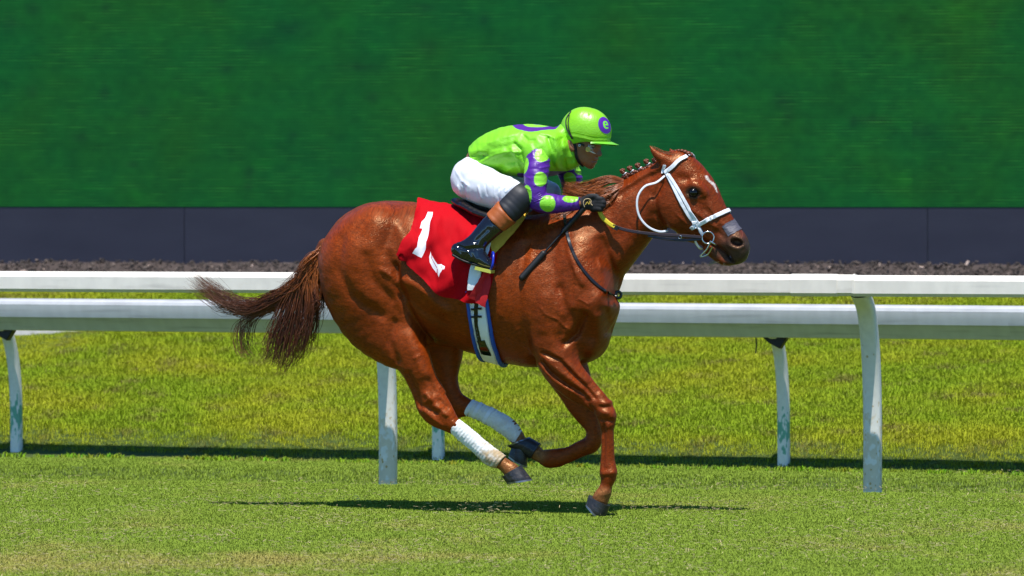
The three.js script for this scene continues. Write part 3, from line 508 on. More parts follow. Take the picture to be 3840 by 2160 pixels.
hoof('hoof', [[2288, 1898], [2208, 1856]], [[2264, 1950], [2200, 1888]], 0.155, 0.046, 0.056);
hoof('hoof', [[1984, 1652], [1918, 1680]], [[1976, 1748], [1908, 1706]], -0.146, 0.044, 0.054);
hoof('hoof', [[1992, 1722], [2028, 1664]], [[1908, 1676], [1990, 1642]], -0.145, 0.044, 0.056);
// tail
{
  const r = rng(91), S = [], dock = P(1212, 935, 0);
  const strand = (pts, spread, rad, dark, jit = 1) => {
    const ph = r() * 9, s0 = (r() - 0.5), s1 = (r() - 0.5), z0 = (r() - 0.5), q = [];
    const c = new THREE.CatmullRomCurve3(pts.map((p, i) => { const k = i / (pts.length - 1), a = P(p[0], p[1], 0); const sp = spread * PXM * (0.15 + k) * jit; const next = pts[Math.min(i + 1, pts.length - 1)], prev = pts[Math.max(0, i - 1)], dx = next[0] - prev[0], dy = next[1] - prev[1], l = Math.hypot(dx, dy); const o = sp * (s0 + 0.6 * k * s1) * 2; return V(a[0] - dy / l * -o * 1, a[1] + dx / l * o, z0 * (0.05 + 0.14 * Math.sin(Math.min(1, k * 1.4) * 1.6)) + 0.01 * Math.sin(ph + k * 7)); }));
    const n = 15; for (let i = 0; i < n; i++) { const p = c.getPoint(i / (n - 1)); p.x += 0.010 * Math.sin(ph + i * 0.7) * i / n; p.y += 0.010 * Math.cos(ph * 1.3 + i * 0.8) * i / n; q.push(p); }
    const b = 0.7 + 0.6 * r(); S.push({ pts: q, r: rad * (0.6 + 0.6 * r()), c: t => { const k = clamp(t * 2.6 - 0.45 + dark * 0.25), e = sstep(0.75, 1, t) * (1 - dark) * 0.6; return [lerp(lerp(0.42, 0.115, k), 0.24, e) * b, lerp(lerp(0.12, 0.032, k), 0.065, e) * b, lerp(lerp(0.018, 0.010, k), 0.012, e) * b]; } });
  };
  const j = (a, s) => a + (r() - 0.5) * s;
  for (let i = 0; i < 150; i++) { const k = r(); strand([[1222 - 8 * k, 905 + 55 * k], [1192 - 14 * k, j(955, 24)], [1158 - 16 * k, j(1000, 30)], [1120, j(1050, 40)], [j(1070, 40), j(1100, 50)]], 14, 0.0017, -0.9); }
  for (let i = 0; i < 340; i++) { const sx = j(0, 24), e = r(); strand([[1215 + sx * 0.3, 915 + 60 * r()], [1168, j(1000, 30)], [1120, j(1065, 40)], [1040, j(1120, 46)], [930, j(1155, 46)], [850, j(1135, 40)], [lerp(820, 715, e), lerp(1100, 1045, e) + j(0, 40)]].slice(0, e > 0.35 ? 7 : 6), 20, 0.0017, r() * 0.8); }
  for (let i = 0; i < 400; i++) { const e = r(), x = lerp(1000, 1170, e), yb = 1395 - Math.abs(x - 1065) * 0.9 - r() * r() * 170; strand([[1212 + j(0, 10), 925 + 90 * r()], [j(1160, 50), j(1010, 30)], [lerp(1090, 1180, e), j(1085, 40)], [lerp(1050, 1190, e), j(1170, 40)], [x + 12, lerp(1170, yb, 0.6)], [x, yb], [x - 12 + j(0, 20), yb + j(6, 20)]], 16, 0.0017, 0.4 + 0.6 * r()); }
  for (let i = 0; i < 60; i++) { const e = r(); strand([[1190, 960 + 60 * r()], [1120, j(1070, 40)], [1030, j(1150, 30)], [lerp(960, 900, e), j(1200, 20)], [lerp(940, 880, e), j(1255, 30)], [lerp(935, 900, e), j(1310, 50)], [lerp(960, 930, e), j(1330, 30)]], 10, 0.0014, 0.7); }
  for (let i = 0; i < 90; i++) { const e = r(); strand([[1208, 920 + r() * 120], [1200 - 12 * r(), 1000 + 60 * r()], [1205 - 20 * r(), 1080 + 40 * r()], [lerp(1180, 1215, e), j(1140, 30)], [lerp(1160, 1195, e), j(1180, 60)]], 12, 0.0016, 0.25); }
  for (let i = 0; i < 22; i++) strand([[1150, 1010], [1060, j(1110, 50)], [930, j(1150, 60)], [j(840, 60), j(1120, 90)], [j(770, 80), j(1080, 120)]], 30, 0.0009, 0.6);
  for (let i = 0; i < 14; i++) strand([[1140, 1040], [1080, 1180], [j(1060, 60), j(1290, 40)], [j(1000, 90), j(1370, 30)]], 20, 0.0009, 0.6);
  part(horse, 'tail', hairGeo(S), mat(0xffffff, { vertexColors: true, roughness: 0.42 }));
  const dk = new Field(0.03); dk.chain([[1222, 925, 34, 0, 0.04], [1185, 985, 26, 0, 0.032], [1150, 1035, 15, 0, 0.02]]);
  part(horse, 'tail_dock', meshField(dk, [dock[0] - 0.2, dock[1] - 0.25, -0.07], [dock[0] + 0.1, dock[1] + 0.1, 0.07], 0.008, () => [0.17, 0.04, 0.011]), coatMat);
}
{ // chin whiskers
  const r = rng(4), S = []; for (let i = 0; i < 46; i++) { const x = 2672 + r() * 60, y = 978 + r() * 14, w = (r() - 0.5) * 0.06, a = P(x, y, w), dx = -(0.02 + 0.03 * r()) * (x < 2700 ? 1 : 0.4), dy = -(0.012 + 0.014 * r()); S.push({ pts: [0, 1, 2, 3].map(k => V(a[0] + dx * k / 3, a[1] + 0.012 + dy * (k / 3) ** 0.7, w)), r: 0.0007, c: () => [0.3, 0.26, 0.16] }); }
  part(horse, 'whiskers', hairGeo(S), mat(0xffffff, { vertexColors: true, roughness: 0.5 }));
}
// mane: loose locks by the withers, braided knots along the crest, braided forelock
{
  const maneMat = mat(0xffffff, { vertexColors: true, roughness: 0.4 }), r = rng(17); let S = []; const j = (a, s) => a + (r() - 0.5) * s, hc = (t, b) => [lerp(0.30, 0.42, t) * b, lerp(0.075, 0.13, t) * b, lerp(0.015, 0.026, t) * b];
  const lock = (pts, ws, sp, rad, n) => { for (let i = 0; i < n; i++) { const o = r() - 0.5, o2 = r() - 0.5, b = 0.6 + 0.7 * r(), ph = r() * 6; const c = new THREE.CatmullRomCurve3(pts.map((p, k) => { const t = k / (pts.length - 1), q = P(p[0] + o2 * sp * 0.4 * t, p[1] + (o + o2 * t) * sp * (0.5 + t), ws[k]); return V(q[0], q[1], q[2] + 0.03 * (r() - 0.5) + 0.02 * o); })); const q = []; for (let k = 0; k < 12; k++) { const p = c.getPoint(k / 11); p.y += 0.004 * Math.sin(ph + k) * k / 11; q.push(p); } S.push({ pts: q, r: rad * (0.6 + 0.8 * r()), c: t => hc(t, b) }); } part(horse, pts[0][0] > 2500 ? 'forelock_wisp' : 'mane_lock', hairGeo(S), maneMat); S = []; };
  lock([[2340, 680], [2290, 672], [2240, 690], [2190, 715], [2130, 728]], [0.02, 0.05, 0.06, 0.06, 0.05], 34, 0.0017, 210);
  lock([[2345, 690], [2310, 705], [2270, 722], [2225, 738], [2180, 736], [2110, 718]], [0.03, 0.07, 0.09, 0.09, 0.08, 0.06], 34, 0.0017, 190);
  lock([[2330, 700], [2300, 740], [2270, 762], [2235, 770]], [0.05, 0.085, 0.10, 0.11], 26, 0.0012, 45);
  lock([[2180, 760], [2140, 790], [2100, 815], [2060, 832]], [0.06, 0.09, 0.12, 0.13], 26, 0.0014, 90);
  lock([[2590, 598], [2545, 578], [2490, 572], [2440, 555]], [0.03, 0.03, 0.05, 0.05], 9, 0.0010, 26);
  const hm = mat(lin(0.15, 0.035, 0.010), { roughness: 0.45 }), wm = mat(0xe8e8ea, { roughness: 0.5 });
  for (const [x, y] of [[2335, 642], [2362, 632], [2392, 621], [2424, 606], [2455, 601]]) {
    const c = P(x, y, 0.02), b = P(x + 10, y + 13, 0.015), gs = [];
    for (let i = 0; i < 7; i++) { const s = new THREE.SphereGeometry(0.0072, 10, 8); s.translate(c[0] + 0.009 * Math.cos(i * 0.9) * (i ? 1 : 0), c[1] + 0.008 * Math.sin(i * 0.9) * (i ? 1 : 0), c[2] + 0.006 * Math.cos(i * 2.1)); gs.push(s); }
    const st = new THREE.CapsuleGeometry(0.009, 0.03, 4, 10); st.rotateZ(0.7); st.translate(b[0] + 0.004, b[1] - 0.006, b[2]); gs.push(st);
    const k = part(horse, 'braid_knot', mergeGeometries(gs.map(g => g.toNonIndexed())), hm);
    const band = new THREE.TorusGeometry(0.0098, 0.0034, 8, 16); band.rotateX(Math.PI / 2); band.rotateZ(0.7); band.translate(b[0] - 0.003, b[1] + 0.004, b[2]); part(k, 'band', band, wm);
  }
  const fg = []; for (let i = 0; i < 11; i++) { const t = i / 10, p = P(lerp(2588, 2528, t), lerp(582, 571, t) - 8 * Math.sin(t * 3), 0.02), s = new THREE.SphereGeometry(lerp(0.016, 0.006, t), 10, 8); s.scale(1, 0.8, 1); s.translate(p[0], p[1] + (i & 1) * 0.004, p[2] + (i & 1 ? 0.006 : -0.004)); fg.push(s); }
  const fl = part(horse, 'forelock_braid', mergeGeometries(fg), hm);
  for (const x of [2532, 2544]) { const p = P(x, 571, 0.022), b = new THREE.TorusGeometry(0.008, 0.003, 8, 14); b.rotateY(Math.PI / 2); b.translate(p[0], p[1], p[2]); part(fl, 'band', b, wm); }
  const bumps = []; for (let i = 0; i < 40; i++) { const t = i / 39, x = lerp(2338, 2478, t), y = lerp(660, 608, t) + 3 * Math.sin(i * 2.2), h = P(x, y + 2, 0.012), s = new THREE.SphereGeometry(0.012 + 0.003 * Math.sin(i * 3.1), 8, 6); s.scale(1, 0.8, 1.2); s.translate(h[0], h[1], h[2]); bumps.push(s); }
  part(horse, 'crest_braid', mergeGeometries(bumps), hm);
}

// ------------------------------------------------------------------ tack
const M2 = {
  red: mat(lin(0.52, 0.004, 0.008), { roughness: 0.75 }), whiteStrap: mat(0xf0f0f4, { roughness: 0.4 }), leather: mat(0x15110f, { roughness: 0.35, clearcoat: 0.2 }),
  brown: mat(lin(0.028, 0.014, 0.012), { roughness: 0.35 }), yellowGrip: mat(lin(0.62, 0.47, 0.01), { roughness: 0.6 }), steel: mat(0xd2d4d6, { metalness: 0.95, roughness: 0.2 }),
  blue: mat(lin(0.012, 0.08, 0.42), { roughness: 0.55 }), white: mat(0xf2f2f2, { roughness: 0.6 }), yellowPad: mat(lin(0.52, 0.36, 0.03), { roughness: 0.9 }), skyPad: mat(lin(0.10, 0.24, 0.62), { roughness: 0.8 }),
};
const proj = (u, y, w) => { const p = toWorld([u, y, w]).sub(CAM), c = Math.cos(PITCH), s = Math.sin(PITCH), Y = p.y * c - p.z * s * -1 * -1, yy = p.y * c - p.z * s, zz = p.y * s + p.z * c; return [1920 + FOC * p.x / -zz, 1080 - FOC * yy / -zz]; };
const grids = {};
function gridGeo(nS, nT, f) {
  const pos = [], uv = [], ind = []; for (let j = 0; j <= nT; j++) for (let i = 0; i <= nS; i++) { const p = f(i / nS, j / nT); pos.push(p.x, p.y, p.z); uv.push(i / nS, j / nT); }
  for (let j = 0; j < nT; j++) for (let i = 0; i < nS; i++) { const a = j * (nS + 1) + i; ind.push(a, a + nS + 1, a + 1, a + 1, a + nS + 1, a + nS + 2); }
  const g = new THREE.BufferGeometry(); g.setAttribute('position', new THREE.Float32BufferAttribute(pos, 3)); g.setAttribute('uv', new THREE.Float32BufferAttribute(uv, 2)); g.setIndex(ind); g.computeVertexNormals(); return g;
}
function thicken(g, th) { // closed shell: second skin pushed inward along normals, edges joined by the skins lying close
  const p = g.attributes.position, n = g.attributes.normal, g2 = g.clone(), q = g2.attributes.position; for (let i = 0; i < p.count; i++) q.setXYZ(i, p.getX(i) - n.getX(i) * th, p.getY(i) - n.getY(i) * th, p.getZ(i) - n.getZ(i) * th); return mergeGeometries([g, g2]);
}
// saddlecloth draped over the back
const curve1 = pts => { const c = new THREE.CatmullRomCurve3(pts.map(p => V(...p))); return t => c.getPoint(clamp(t)); };
const clothL = curve1([[...P(1566, 742, 0)], [...P(1556, 790, 0.16)], [...P(1535, 870, 0.26)], [...P(1490, 960, 0.28)]]), clothR = curve1([[...P(1880, 790, 0)], [...P(1885, 850, 0.16)], [...P(1862, 990, 0.26)], [...P(1826, 1140, 0.29)]]);
const bottomY = curve1([[0, P(1490, 958, 0.28)[1], 0], [0.25, P(1580, 1030, 0.28)[1], 0], [0.6, P(1700, 1104, 0.29)[1], 0], [0.78, P(1750, 1126, 0.29)[1], 0], [1, P(1828, 1141, 0.29)[1], 0]]);
const thetaCache = {};
function trunkHit(u, yc, th, lift) { const d = [0, Math.cos(th), Math.sin(th)], o = [u, yc + d[1] * 0.75, d[2] * 0.75], t = H.hit(o, [0, -d[1], -d[2]], 0.75) ?? 0.45, p = V(u, o[1] - d[1] * t, o[2] - d[2] * t); if (lift) p.addScaledVector(H.grad(p.x, p.y, p.z), lift); return p; }
const ycT = 1.12;
function clothPoint(s, t) { // t 0 spine .. 1 hem on the near side, -1 far side
  const sg = t < 0 ? -1 : 1, a = Math.abs(t), key = s.toFixed(4); let tm = thetaCache[key];
  if (!tm) { const u = lerp(clothL(1).x, clothR(1).x, s), yb = bottomY(s).y; let lo = 0.4, hi = 2.3; for (let i = 0; i < 18; i++) { const m = (lo + hi) / 2; if (trunkHit(u, ycT, m, 0).y > yb) lo = m; else hi = m; } tm = thetaCache[key] = lo; }
  const u = lerp(clothL(a).x, clothR(a).x, s), p = trunkHit(u, ycT, sg * a * tm, 0), n = H.grad(p.x, p.y, p.z);
  const f1 = s * 7.5 + a * 3.6 + 0.8 * noise(s * 3, a * 3, 2), fold = Math.sin(f1 * 2.1) * 0.5 + 0.5, f2 = Math.sin((s * 11 - a * 5) * 1.7 + 2 * noise(s * 2, a * 4, 7)), env = sstep(0.1, 0.5, a) * (1 - 0.6 * sstep(0.75, 1, s));
  const lift = 0.012 + env * (0.024 * fold * fold + 0.008 * f2) + 0.022 * sstep(0.25, 0, s) * sstep(0.35, 0.9, a) * (0.5 + 0.5 * Math.sin(a * 9)) + 0.01 * sstep(0.14, 0, s) * sstep(0.5, 0, a) + 0.004 * noise(s * 14, a * 9, 3);
  return p.addScaledVector(n, lift);
}
{
  const g = framed('saddlecloth', 'red saddlecloth numbered one draped over the chestnut horse', 'saddlecloth', P(1680, 1000, 0.2)), nS = 84, nT = 132;
  const geo = gridGeo(nS, nT, (s, t) => clothPoint(s, 1 - 2 * t));
  // photograph pixel -> cloth (s,t), then print drawn on the cloth
  const pr = []; for (let j = 0; j <= 66; j++) for (let i = 0; i <= nS; i++) { const k = j * (nS + 1) + i, a = geo.attributes.position; const q = proj(a.getX(k), a.getY(k), a.getZ(k)); pr.push([q[0], q[1], i / nS, j / nT]); }
  const st = (x, y) => { const b = [...pr].map(q => [(q[0] - x) ** 2 + (q[1] - y) ** 2, q[2], q[3]]).sort((m, n) => m[0] - n[0]).slice(0, 4); let W = 0, S = 0, T = 0; for (const [d, s, t] of b) { const w = 1 / (d + 0.5); W += w; S += w * s; T += w * t; } return [S / W, T / W]; };
  const cv = document.createElement('canvas'); cv.width = 2048; cv.height = 2048; const x = cv.getContext('2d'); x.fillStyle = '#ffffff'; x.fillStyle = 'rgb(184,0,16)'; x.fillRect(0, 0, 2048, 2048);
  const poly = (pts, c) => { x.fillStyle = c; x.beginPath(); pts.forEach(([a, b], i) => { const [s, t] = st(a, b); i ? x.lineTo(s * 2048, t * 2048) : x.moveTo(s * 2048, t * 2048); }); x.closePath(); x.fill(); };
  const z4 = (a, b) => [1450 + a / 2.131, 700 + b / 2.131], Z = l => l.map(q => z4(...q));
  poly(Z([[330, 205], [370, 207], [352, 300], [340, 380], [316, 440], [310, 500], [278, 570], [208, 530], [240, 480], [255, 410], [285, 338], [262, 334], [278, 285], [310, 255]]), '#f4f0f6');
  poly(Z([[352, 515], [362, 560], [385, 600], [410, 640], [402, 690], [370, 650], [345, 605], [340, 560]]), '#f4f0f6'); // wing
  poly(Z([[366, 548], [390, 590], [412, 622], [440, 620], [466, 640], [462, 660], [446, 662], [440, 682], [432, 690], [420, 724], [412, 690], [414, 660], [396, 632], [372, 590]]), '#f4f0f6');
  x.lineWidth = 7; x.strokeStyle = 'rgb(184,0,16)'; const ln = (a, b) => { const [s, t] = st(...z4(...a)), [s2, t2] = st(...z4(...b)); x.beginPath(); x.moveTo(s * 2048, t * 2048); x.lineTo(s2 * 2048, t2 * 2048); x.stroke(); }; ln([356, 560], [408, 650]); ln([436, 634], [444, 650]);
  const ct = new THREE.CanvasTexture(cv); ct.colorSpace = THREE.SRGBColorSpace; ct.flipY = false;
  const wv = tex(256, 256, (u, v) => 0.5 + 0.3 * noise(u * 90, v * 90, 1) + 0.2 * Math.sin(u * 800) * Math.sin(v * 800), { srgb: false, rx: 4, ry: 4 });
  part(g, 'cloth', thicken(geo, 0.004), mat(0xffffff, { map: ct, roughness: 0.8, specularIntensity: 0.3, bumpMap: wv, bumpScale: 0.0006 }));
}
// saddle with pad, girth and stirrups
{
  const g = framed('racing_saddle', 'small black racing saddle with a white blue-edged girth', 'saddle', P(1830, 850, 0));
  const S = new Field(0.03); S.chain([[1712, 752, 12, 0, 0.10], [1745, 768, 20, 0, 0.15], [1800, 790, 22, 0, 0.17], [1870, 800, 22, 0, 0.16], [1930, 790, 20, 0, 0.10]], { k: 0.03 });
  for (const s of [1, -1]) S.chain([[1740, 765, 10, s * 0.14, 0.02], [1780, 795, 13, s * 0.20, 0.02], [1830, 812, 13, s * 0.235, 0.02]], { k: 0.02 });
  const a = P(1690, 840, 0), b = P(1960, 730, 0);
  part(g, 'seat', meshField(S, [a[0], a[1] - 0.05, -0.3], [b[0], b[1], 0.3], 0.007), M2.leather);
  // pad under the flap: yellow foam with a blue front
  const padL = spline([[1828, 908], [1838, 870], [1868, 832], [1908, 806], [1940, 788]], 30), padR = spline([[1853, 964], [1898, 918], [1950, 862], [1992, 806], [2004, 786]], 30);
  const pg = (i0, i1) => thicken(gridGeo(18, 30, (s, t) => { const k = Math.round(lerp(i0, i1, t)), l = padL[k], r = padR[k], x = lerp(l.x, r.x, s), y = lerp(l.y, r.y, s); return H.at(x, y, 0.028 + 0.010 * Math.sin(s * 3.14) + 0.002 * noise(x / 15, y / 15)).p; }), 0.008);
  part(g, 'pad', pg(0, 21), mat(lin(0.72, 0.43, 0.04), { roughness: 0.9, bumpMap: furT, bumpScale: 0.002 })); part(g, 'pad_front', pg(21, 30), M2.skyPad);
  // flap and stirrup leather
  part(g, 'stirrup_leather', strapOn(H, [[1838, 850], [1828, 890], [1812, 960], [1790, 1020], [1783, 1085]], 46, 0.006, 0.044), M2.white);
  part(g, 'cloth_flap', thicken(gridGeo(14, 24, (s, t) => { const l = [[1850, 960], [1830, 1010], [1800, 1060], [1766, 1110]], q = Math.min(2.999, t * 3), i = Math.floor(q), f = q - i, lx = lerp(l[i][0], l[i + 1][0], f), ly = lerp(l[i][1], l[i + 1][1], f), rx = lerp(1862, 1828, t), ry = lerp(960, 1142, t); return H.at(lerp(lx, rx, s), lerp(ly, ry, s), 0.058 + 0.006 * Math.sin(s * 5 + t * 3)).p; }), 0.004), M2.red);
  // girth
  const girthC = [[1788, 1090], [1794, 1150], [1802, 1210], [1814, 1270], [1832, 1325]];
  const under = (dx) => { const p = girthC.map(q => [q[0] + dx, q[1]]), q = spline(p, 26), pts = [], nor = []; for (const s of q) { const h = H.at(s.x, s.y, 0.006, 0.25); pts.push(h.p); nor.push(h.n); } const e = pts[pts.length - 1]; for (let i = 1; i < 18; i++) { const an = lerp(Math.atan2(e.z, e.y - ycT), Math.PI * 2 - Math.atan2(e.z, e.y - ycT), i / 18), d = [0, Math.cos(an), Math.sin(an)], o = [e.x, ycT + d[1] * 0.46, d[2] * 0.46], t = H.hit(o, [0, -d[1], -d[2]], 0.46) ?? 0.1, v = V(e.x, o[1] - d[1] * t, o[2] - d[2] * t), n = H.grad(v.x, v.y, v.z); pts.push(v.addScaledVector(n, 0.006)); nor.push(n); } return [pts, nor]; };
  const [cp, cn] = under(0); part(g, 'girth', sweep(cp, cn, 0.088, 0.012), M2.white);
  for (const d of [-34, 35]) { const [p, n] = under(d); part(g, 'girth_binding', sweep(p, n, 0.016, 0.018), M2.blue); }
  part(g, 'girth_strap', strapOn(H, [[1788, 1130], [1790, 1180], [1794, 1230], [1803, 1280], [1815, 1315]], 15, 0.005, 0.0185), M2.leather);
  part(g, 'buckle_guard', strapOn(H, [[1808, 1268], [1818, 1290], [1832, 1318]], 34, 0.006, 0.0190, 14), mat(0x08080a, { roughness: 0.12, clearcoat: 1 }));
  for (const y of [1153, 1181]) part(g, 'keeper', strapOn(H, [[1770, y], [1792, y], [1815, y + 1]], 8, 0.006, 0.0235, 10), M2.leather);
  for (const y of [1225, 1240, 1252]) { const h = H.at(1793 + (y - 1225) * 0.1, y, 0.0225), s = new THREE.SphereGeometry(0.0028, 8, 6); s.translate(h.p.x, h.p.y, h.p.z); part(g, 'stud', s, M2.steel); }
  // stirrup iron at the toe
  const c = P(1842, 990, 0.37), r0 = []; for (let i = 0; i < 22; i++) { const a = i / 22 * 6.283; r0.push(V(c[0] + 0.018 * Math.cos(a) * 1 + 0.008 * Math.sin(a), c[1] + 0.058 * Math.sin(a) * (Math.sin(a) < 0 ? 0.55 : 1), c[2] - 0.005 + 0.045 * Math.cos(a))); }
  part(g, 'stirrup', tube(r0, 0.006, 60, 8, true), mat(lin(0.01, 0.03, 0.45), { roughness: 0.3 }));
  const tr = new THREE.BoxGeometry(0.085, 0.016, 0.08); tr.rotateZ(-0.22); const tp = P(1818, 1012, 0.36); tr.translate(tp[0], tp[1], tp[2]); part(g, 'stirrup_tread', tr, mat(lin(0.55, 0.55, 0.08), { roughness: 0.4 }));
}
// breastplate
{
  const g = framed('breastplate', 'thin black breastplate strap round the horse\'s neck and chest', 'breastplate', P(2230, 1000, 0.15));
  part(g, 'neck_strap', strapOn(H, [[2116, 800], [2120, 840], [2128, 880], [2142, 930], [2168, 985], [2205, 1035], [2250, 1078], [2290, 1104], [2312, 1112]], 12, 0.004, 0.002, 70), M2.leather);
  const k = P(2318, 1106, 0.03), s = new THREE.TorusGeometry(0.016, 0.008, 10, 18); s.rotateY(0.6); s.translate(k[0], k[1], k[2]); part(g, 'ring', s, M2.leather);
}
// bridle
{
  const g = framed('bridle', 'white racing bridle with a metal ring bit and reins', 'bridle', P(2560, 800, 0.1));
  const L = 0.004;
  part(g, 'cheekpiece', strapOn(H, [[2500, 648], [2525, 700], [2552, 756], [2585, 812], [2612, 845], [2636, 880]], 13, 0.004, L, 50), M2.whiteStrap);
  part(g, 'cheekpiece', strapOn(H, [[2508, 655], [2538, 702], [2568, 755], [2598, 806], [2622, 840]], 12, 0.004, L + 0.003, 50), M2.whiteStrap);
  part(g, 'cheek_keeper', strapOn(H, [[2595, 836], [2604, 834], [2616, 832]], 13, 0.006, L + 0.004, 6), M2.whiteStrap);
  part(g, 'buckle', (() => { const h = H.at(2609, 853, 0.012), t = new THREE.TorusGeometry(0.010, 0.0025, 8, 4); t.rotateZ(0.2); t.translate(h.p.x, h.p.y, h.p.z); return t; })(), M2.steel);
  part(g, 'browband', strapOn(H, [[2496, 648], [2520, 626], [2548, 602], [2574, 588]], 15, 0.004, L + 0.003, 30), M2.whiteStrap);
  { const q = [P(2574, 588, 0.03), P(2594, 590, -0.02), P(2607, 598, -0.06)], pts = spline(q, 12), nor = pts.map(p => H.grad(p.x, p.y, p.z)); part(g, 'browband', sweep(pts.map((p, i) => { let v = p.clone(); for (let k = 0; k < 6; k++) v.addScaledVector(nor[i], -(H.val(v.x, v.y, v.z) - 0.004)); return v; }), nor, 0.018, 0.004), M2.whiteStrap); }
  part(g, 'headpiece', strapOn(H, [[2487, 652], [2489, 634], [2492, 618]], 12, 0.004, L, 10), M2.whiteStrap);
  // noseband ring
  const d0 = P(2735, 790, 0), v0 = P(2618, 850, 0), cx = [(d0[0] + v0[0]) / 2 - 0.005, (d0[1] + v0[1]) / 2, 0], e = [d0[0] - v0[0], d0[1] - v0[1]], el = Math.hypot(...e); e[0] /= el; e[1] /= el;
  part(g, 'noseband', ringOn(H, cx, e, 0, 6.283185, 72, 0.021, 0.005, L, true, 0.125), M2.whiteStrap);
  // throatlash: loose loop hanging away from the jaw
  { const q = spline([[...P(2493, 660, 0.085)], [...P(2462, 684, 0.105)], [...P(2420, 698, 0.125)], [...P(2394, 732, 0.135)], [...P(2389, 775, 0.135)], [...P(2400, 815, 0.13)], [...P(2430, 850, 0.12)], [...P(2470, 868, 0.10)], [...P(2500, 866, 0.06)], [...P(2505, 860, 0)], [...P(2480, 820, -0.085)]], 60); part(g, 'throatlash', sweep(q, q.map(p => V(0.1, 0.1, 1).normalize()), 0.0105, 0.004), M2.whiteStrap); }
  // bit: ring and straps
  const b = P(2652, 888, 0.072), t = new THREE.TorusGeometry(0.030, 0.0035, 10, 36); t.rotateY(0.25); t.translate(b[0] + 0.004, b[1] - 0.004, b[2]); part(g, 'bit_ring', t, M2.steel);
  const bf = new THREE.TorusGeometry(0.030, 0.0035, 10, 36); bf.translate(b[0] + 0.004, b[1] - 0.004, -0.072); part(g, 'bit_ring', bf, M2.steel);
  part(g, 'mouthpiece', tube([P(2662, 905, 0.074), P(2680, 915, 0.064), P(2690, 925, 0), P(2680, 915, -0.064)], 0.005, 20), M2.steel);
  part(g, 'chin_strap', tube([P(2612, 885, 0.062), P(2608, 905, 0.058), P(2622, 928, 0.03), P(2630, 932, -0.03)], 0.006, 20), M2.whiteStrap);
  part(g, 'bit_loop', tube([P(2665, 905, 0.075), P(2650, 935, 0.07), P(2625, 962, 0.055), P(2652, 955, 0.05), P(2672, 925, 0.07)], 0.004, 30), M2.steel);
  // reins: dark leather to a yellow rubber grip
  const rn = (pts, wd, n) => { const q = spline(pts, n); return sweep(q, q.map(() => V(0.05, 0.15, 1).normalize()), wd, 0.005); };
  part(g, 'rein', rn([[...P(2632, 890, 0.08)], [...P(2560, 884, 0.115)], [...P(2480, 880, 0.14)], [...P(2400, 872, 0.15)], [...P(2345, 862, 0.15)], [...P(2302, 848, 0.148)]], 0.016, 40), M2.brown);
  part(g, 'rein', rn([[...P(2632, 897, 0.075)], [...P(2560, 900, 0.105)], [...P(2500, 896, 0.13)], [...P(2430, 884, 0.142)]], 0.014, 30), M2.brown);
  { const cps = spline([[...P(2306, 852, 0.15)], [...P(2280, 835, 0.146)], [...P(2258, 812, 0.14)], [...P(2248, 790, 0.137)], [...P(2243, 768, 0.135)]], 30); part(g, 'rein_grip', sweep(cps, cps.map(() => V(0.1, 0.1, 1).normalize()), 0.022, 0.010), M2.yellowGrip); }
  const bk = new THREE.BoxGeometry(0.03, 0.022, 0.014); bk.rotateZ(-0.45); const bp = P(2308, 853, 0.152); bk.translate(...bp); part(g, 'rein_stop', bk, M2.leather);
  const bk2 = new THREE.TorusGeometry(0.010, 0.0022, 6, 4); bk2.rotateZ(0.8); bk2.translate(...P(2550, 889, 0.122)); part(g, 'rein_buckle', bk2, M2.steel);
  { const q = spline([[...P(2470, 880, -0.13)], [...P(2632, 890, -0.08)]], 8); part(g, 'rein', sweep(q, q.map(() => V(0, 0, -1)), 0.016, 0.005), M2.brown); }
}
// nasal strip
{
  const g = framed('nasal_strip', 'wrinkled grey adhesive strip across the horse\'s nose', 'strip', P(2740, 845, 0.05));
  const d0 = P(2765, 838, 0), v0 = P(2715, 872, 0), e0 = [d0[0] - v0[0], d0[1] - v0[1]], el = Math.hypot(...e0), e = [e0[0] / el, e0[1] / el], c = P(2722, 868, 0), ax = [e[1], -e[0]];
  const geo = gridGeo(26, 40, (s, t) => { const a = lerp(-1.45, 1.45, t), d = [e[0] * Math.cos(a), e[1] * Math.cos(a), Math.sin(a)], o0 = lerp(-0.028, 0.036, s) * (1 + 0.15 * noise(t * 9, s, 3)), o = [c[0] + ax[0] * o0 + d[0] * 0.3, c[1] + ax[1] * o0 + d[1] * 0.3, d[2] * 0.3], h = H.hit(o, d.map(v => -v), 0.3) ?? 0.22; const p = V(o[0] - d[0] * h, o[1] - d[1] * h, o[2] - d[2] * h); return p.addScaledVector(H.grad(p.x, p.y, p.z), 0.0025 + 0.0014 * noise(s * 14, t * 5, 1) + 0.001 * noise(s * 5, t * 26, 4)); });
  part(g, 'strip', geo, mat(lin(0.085, 0.078, 0.10), { roughness: 0.6 }));
}
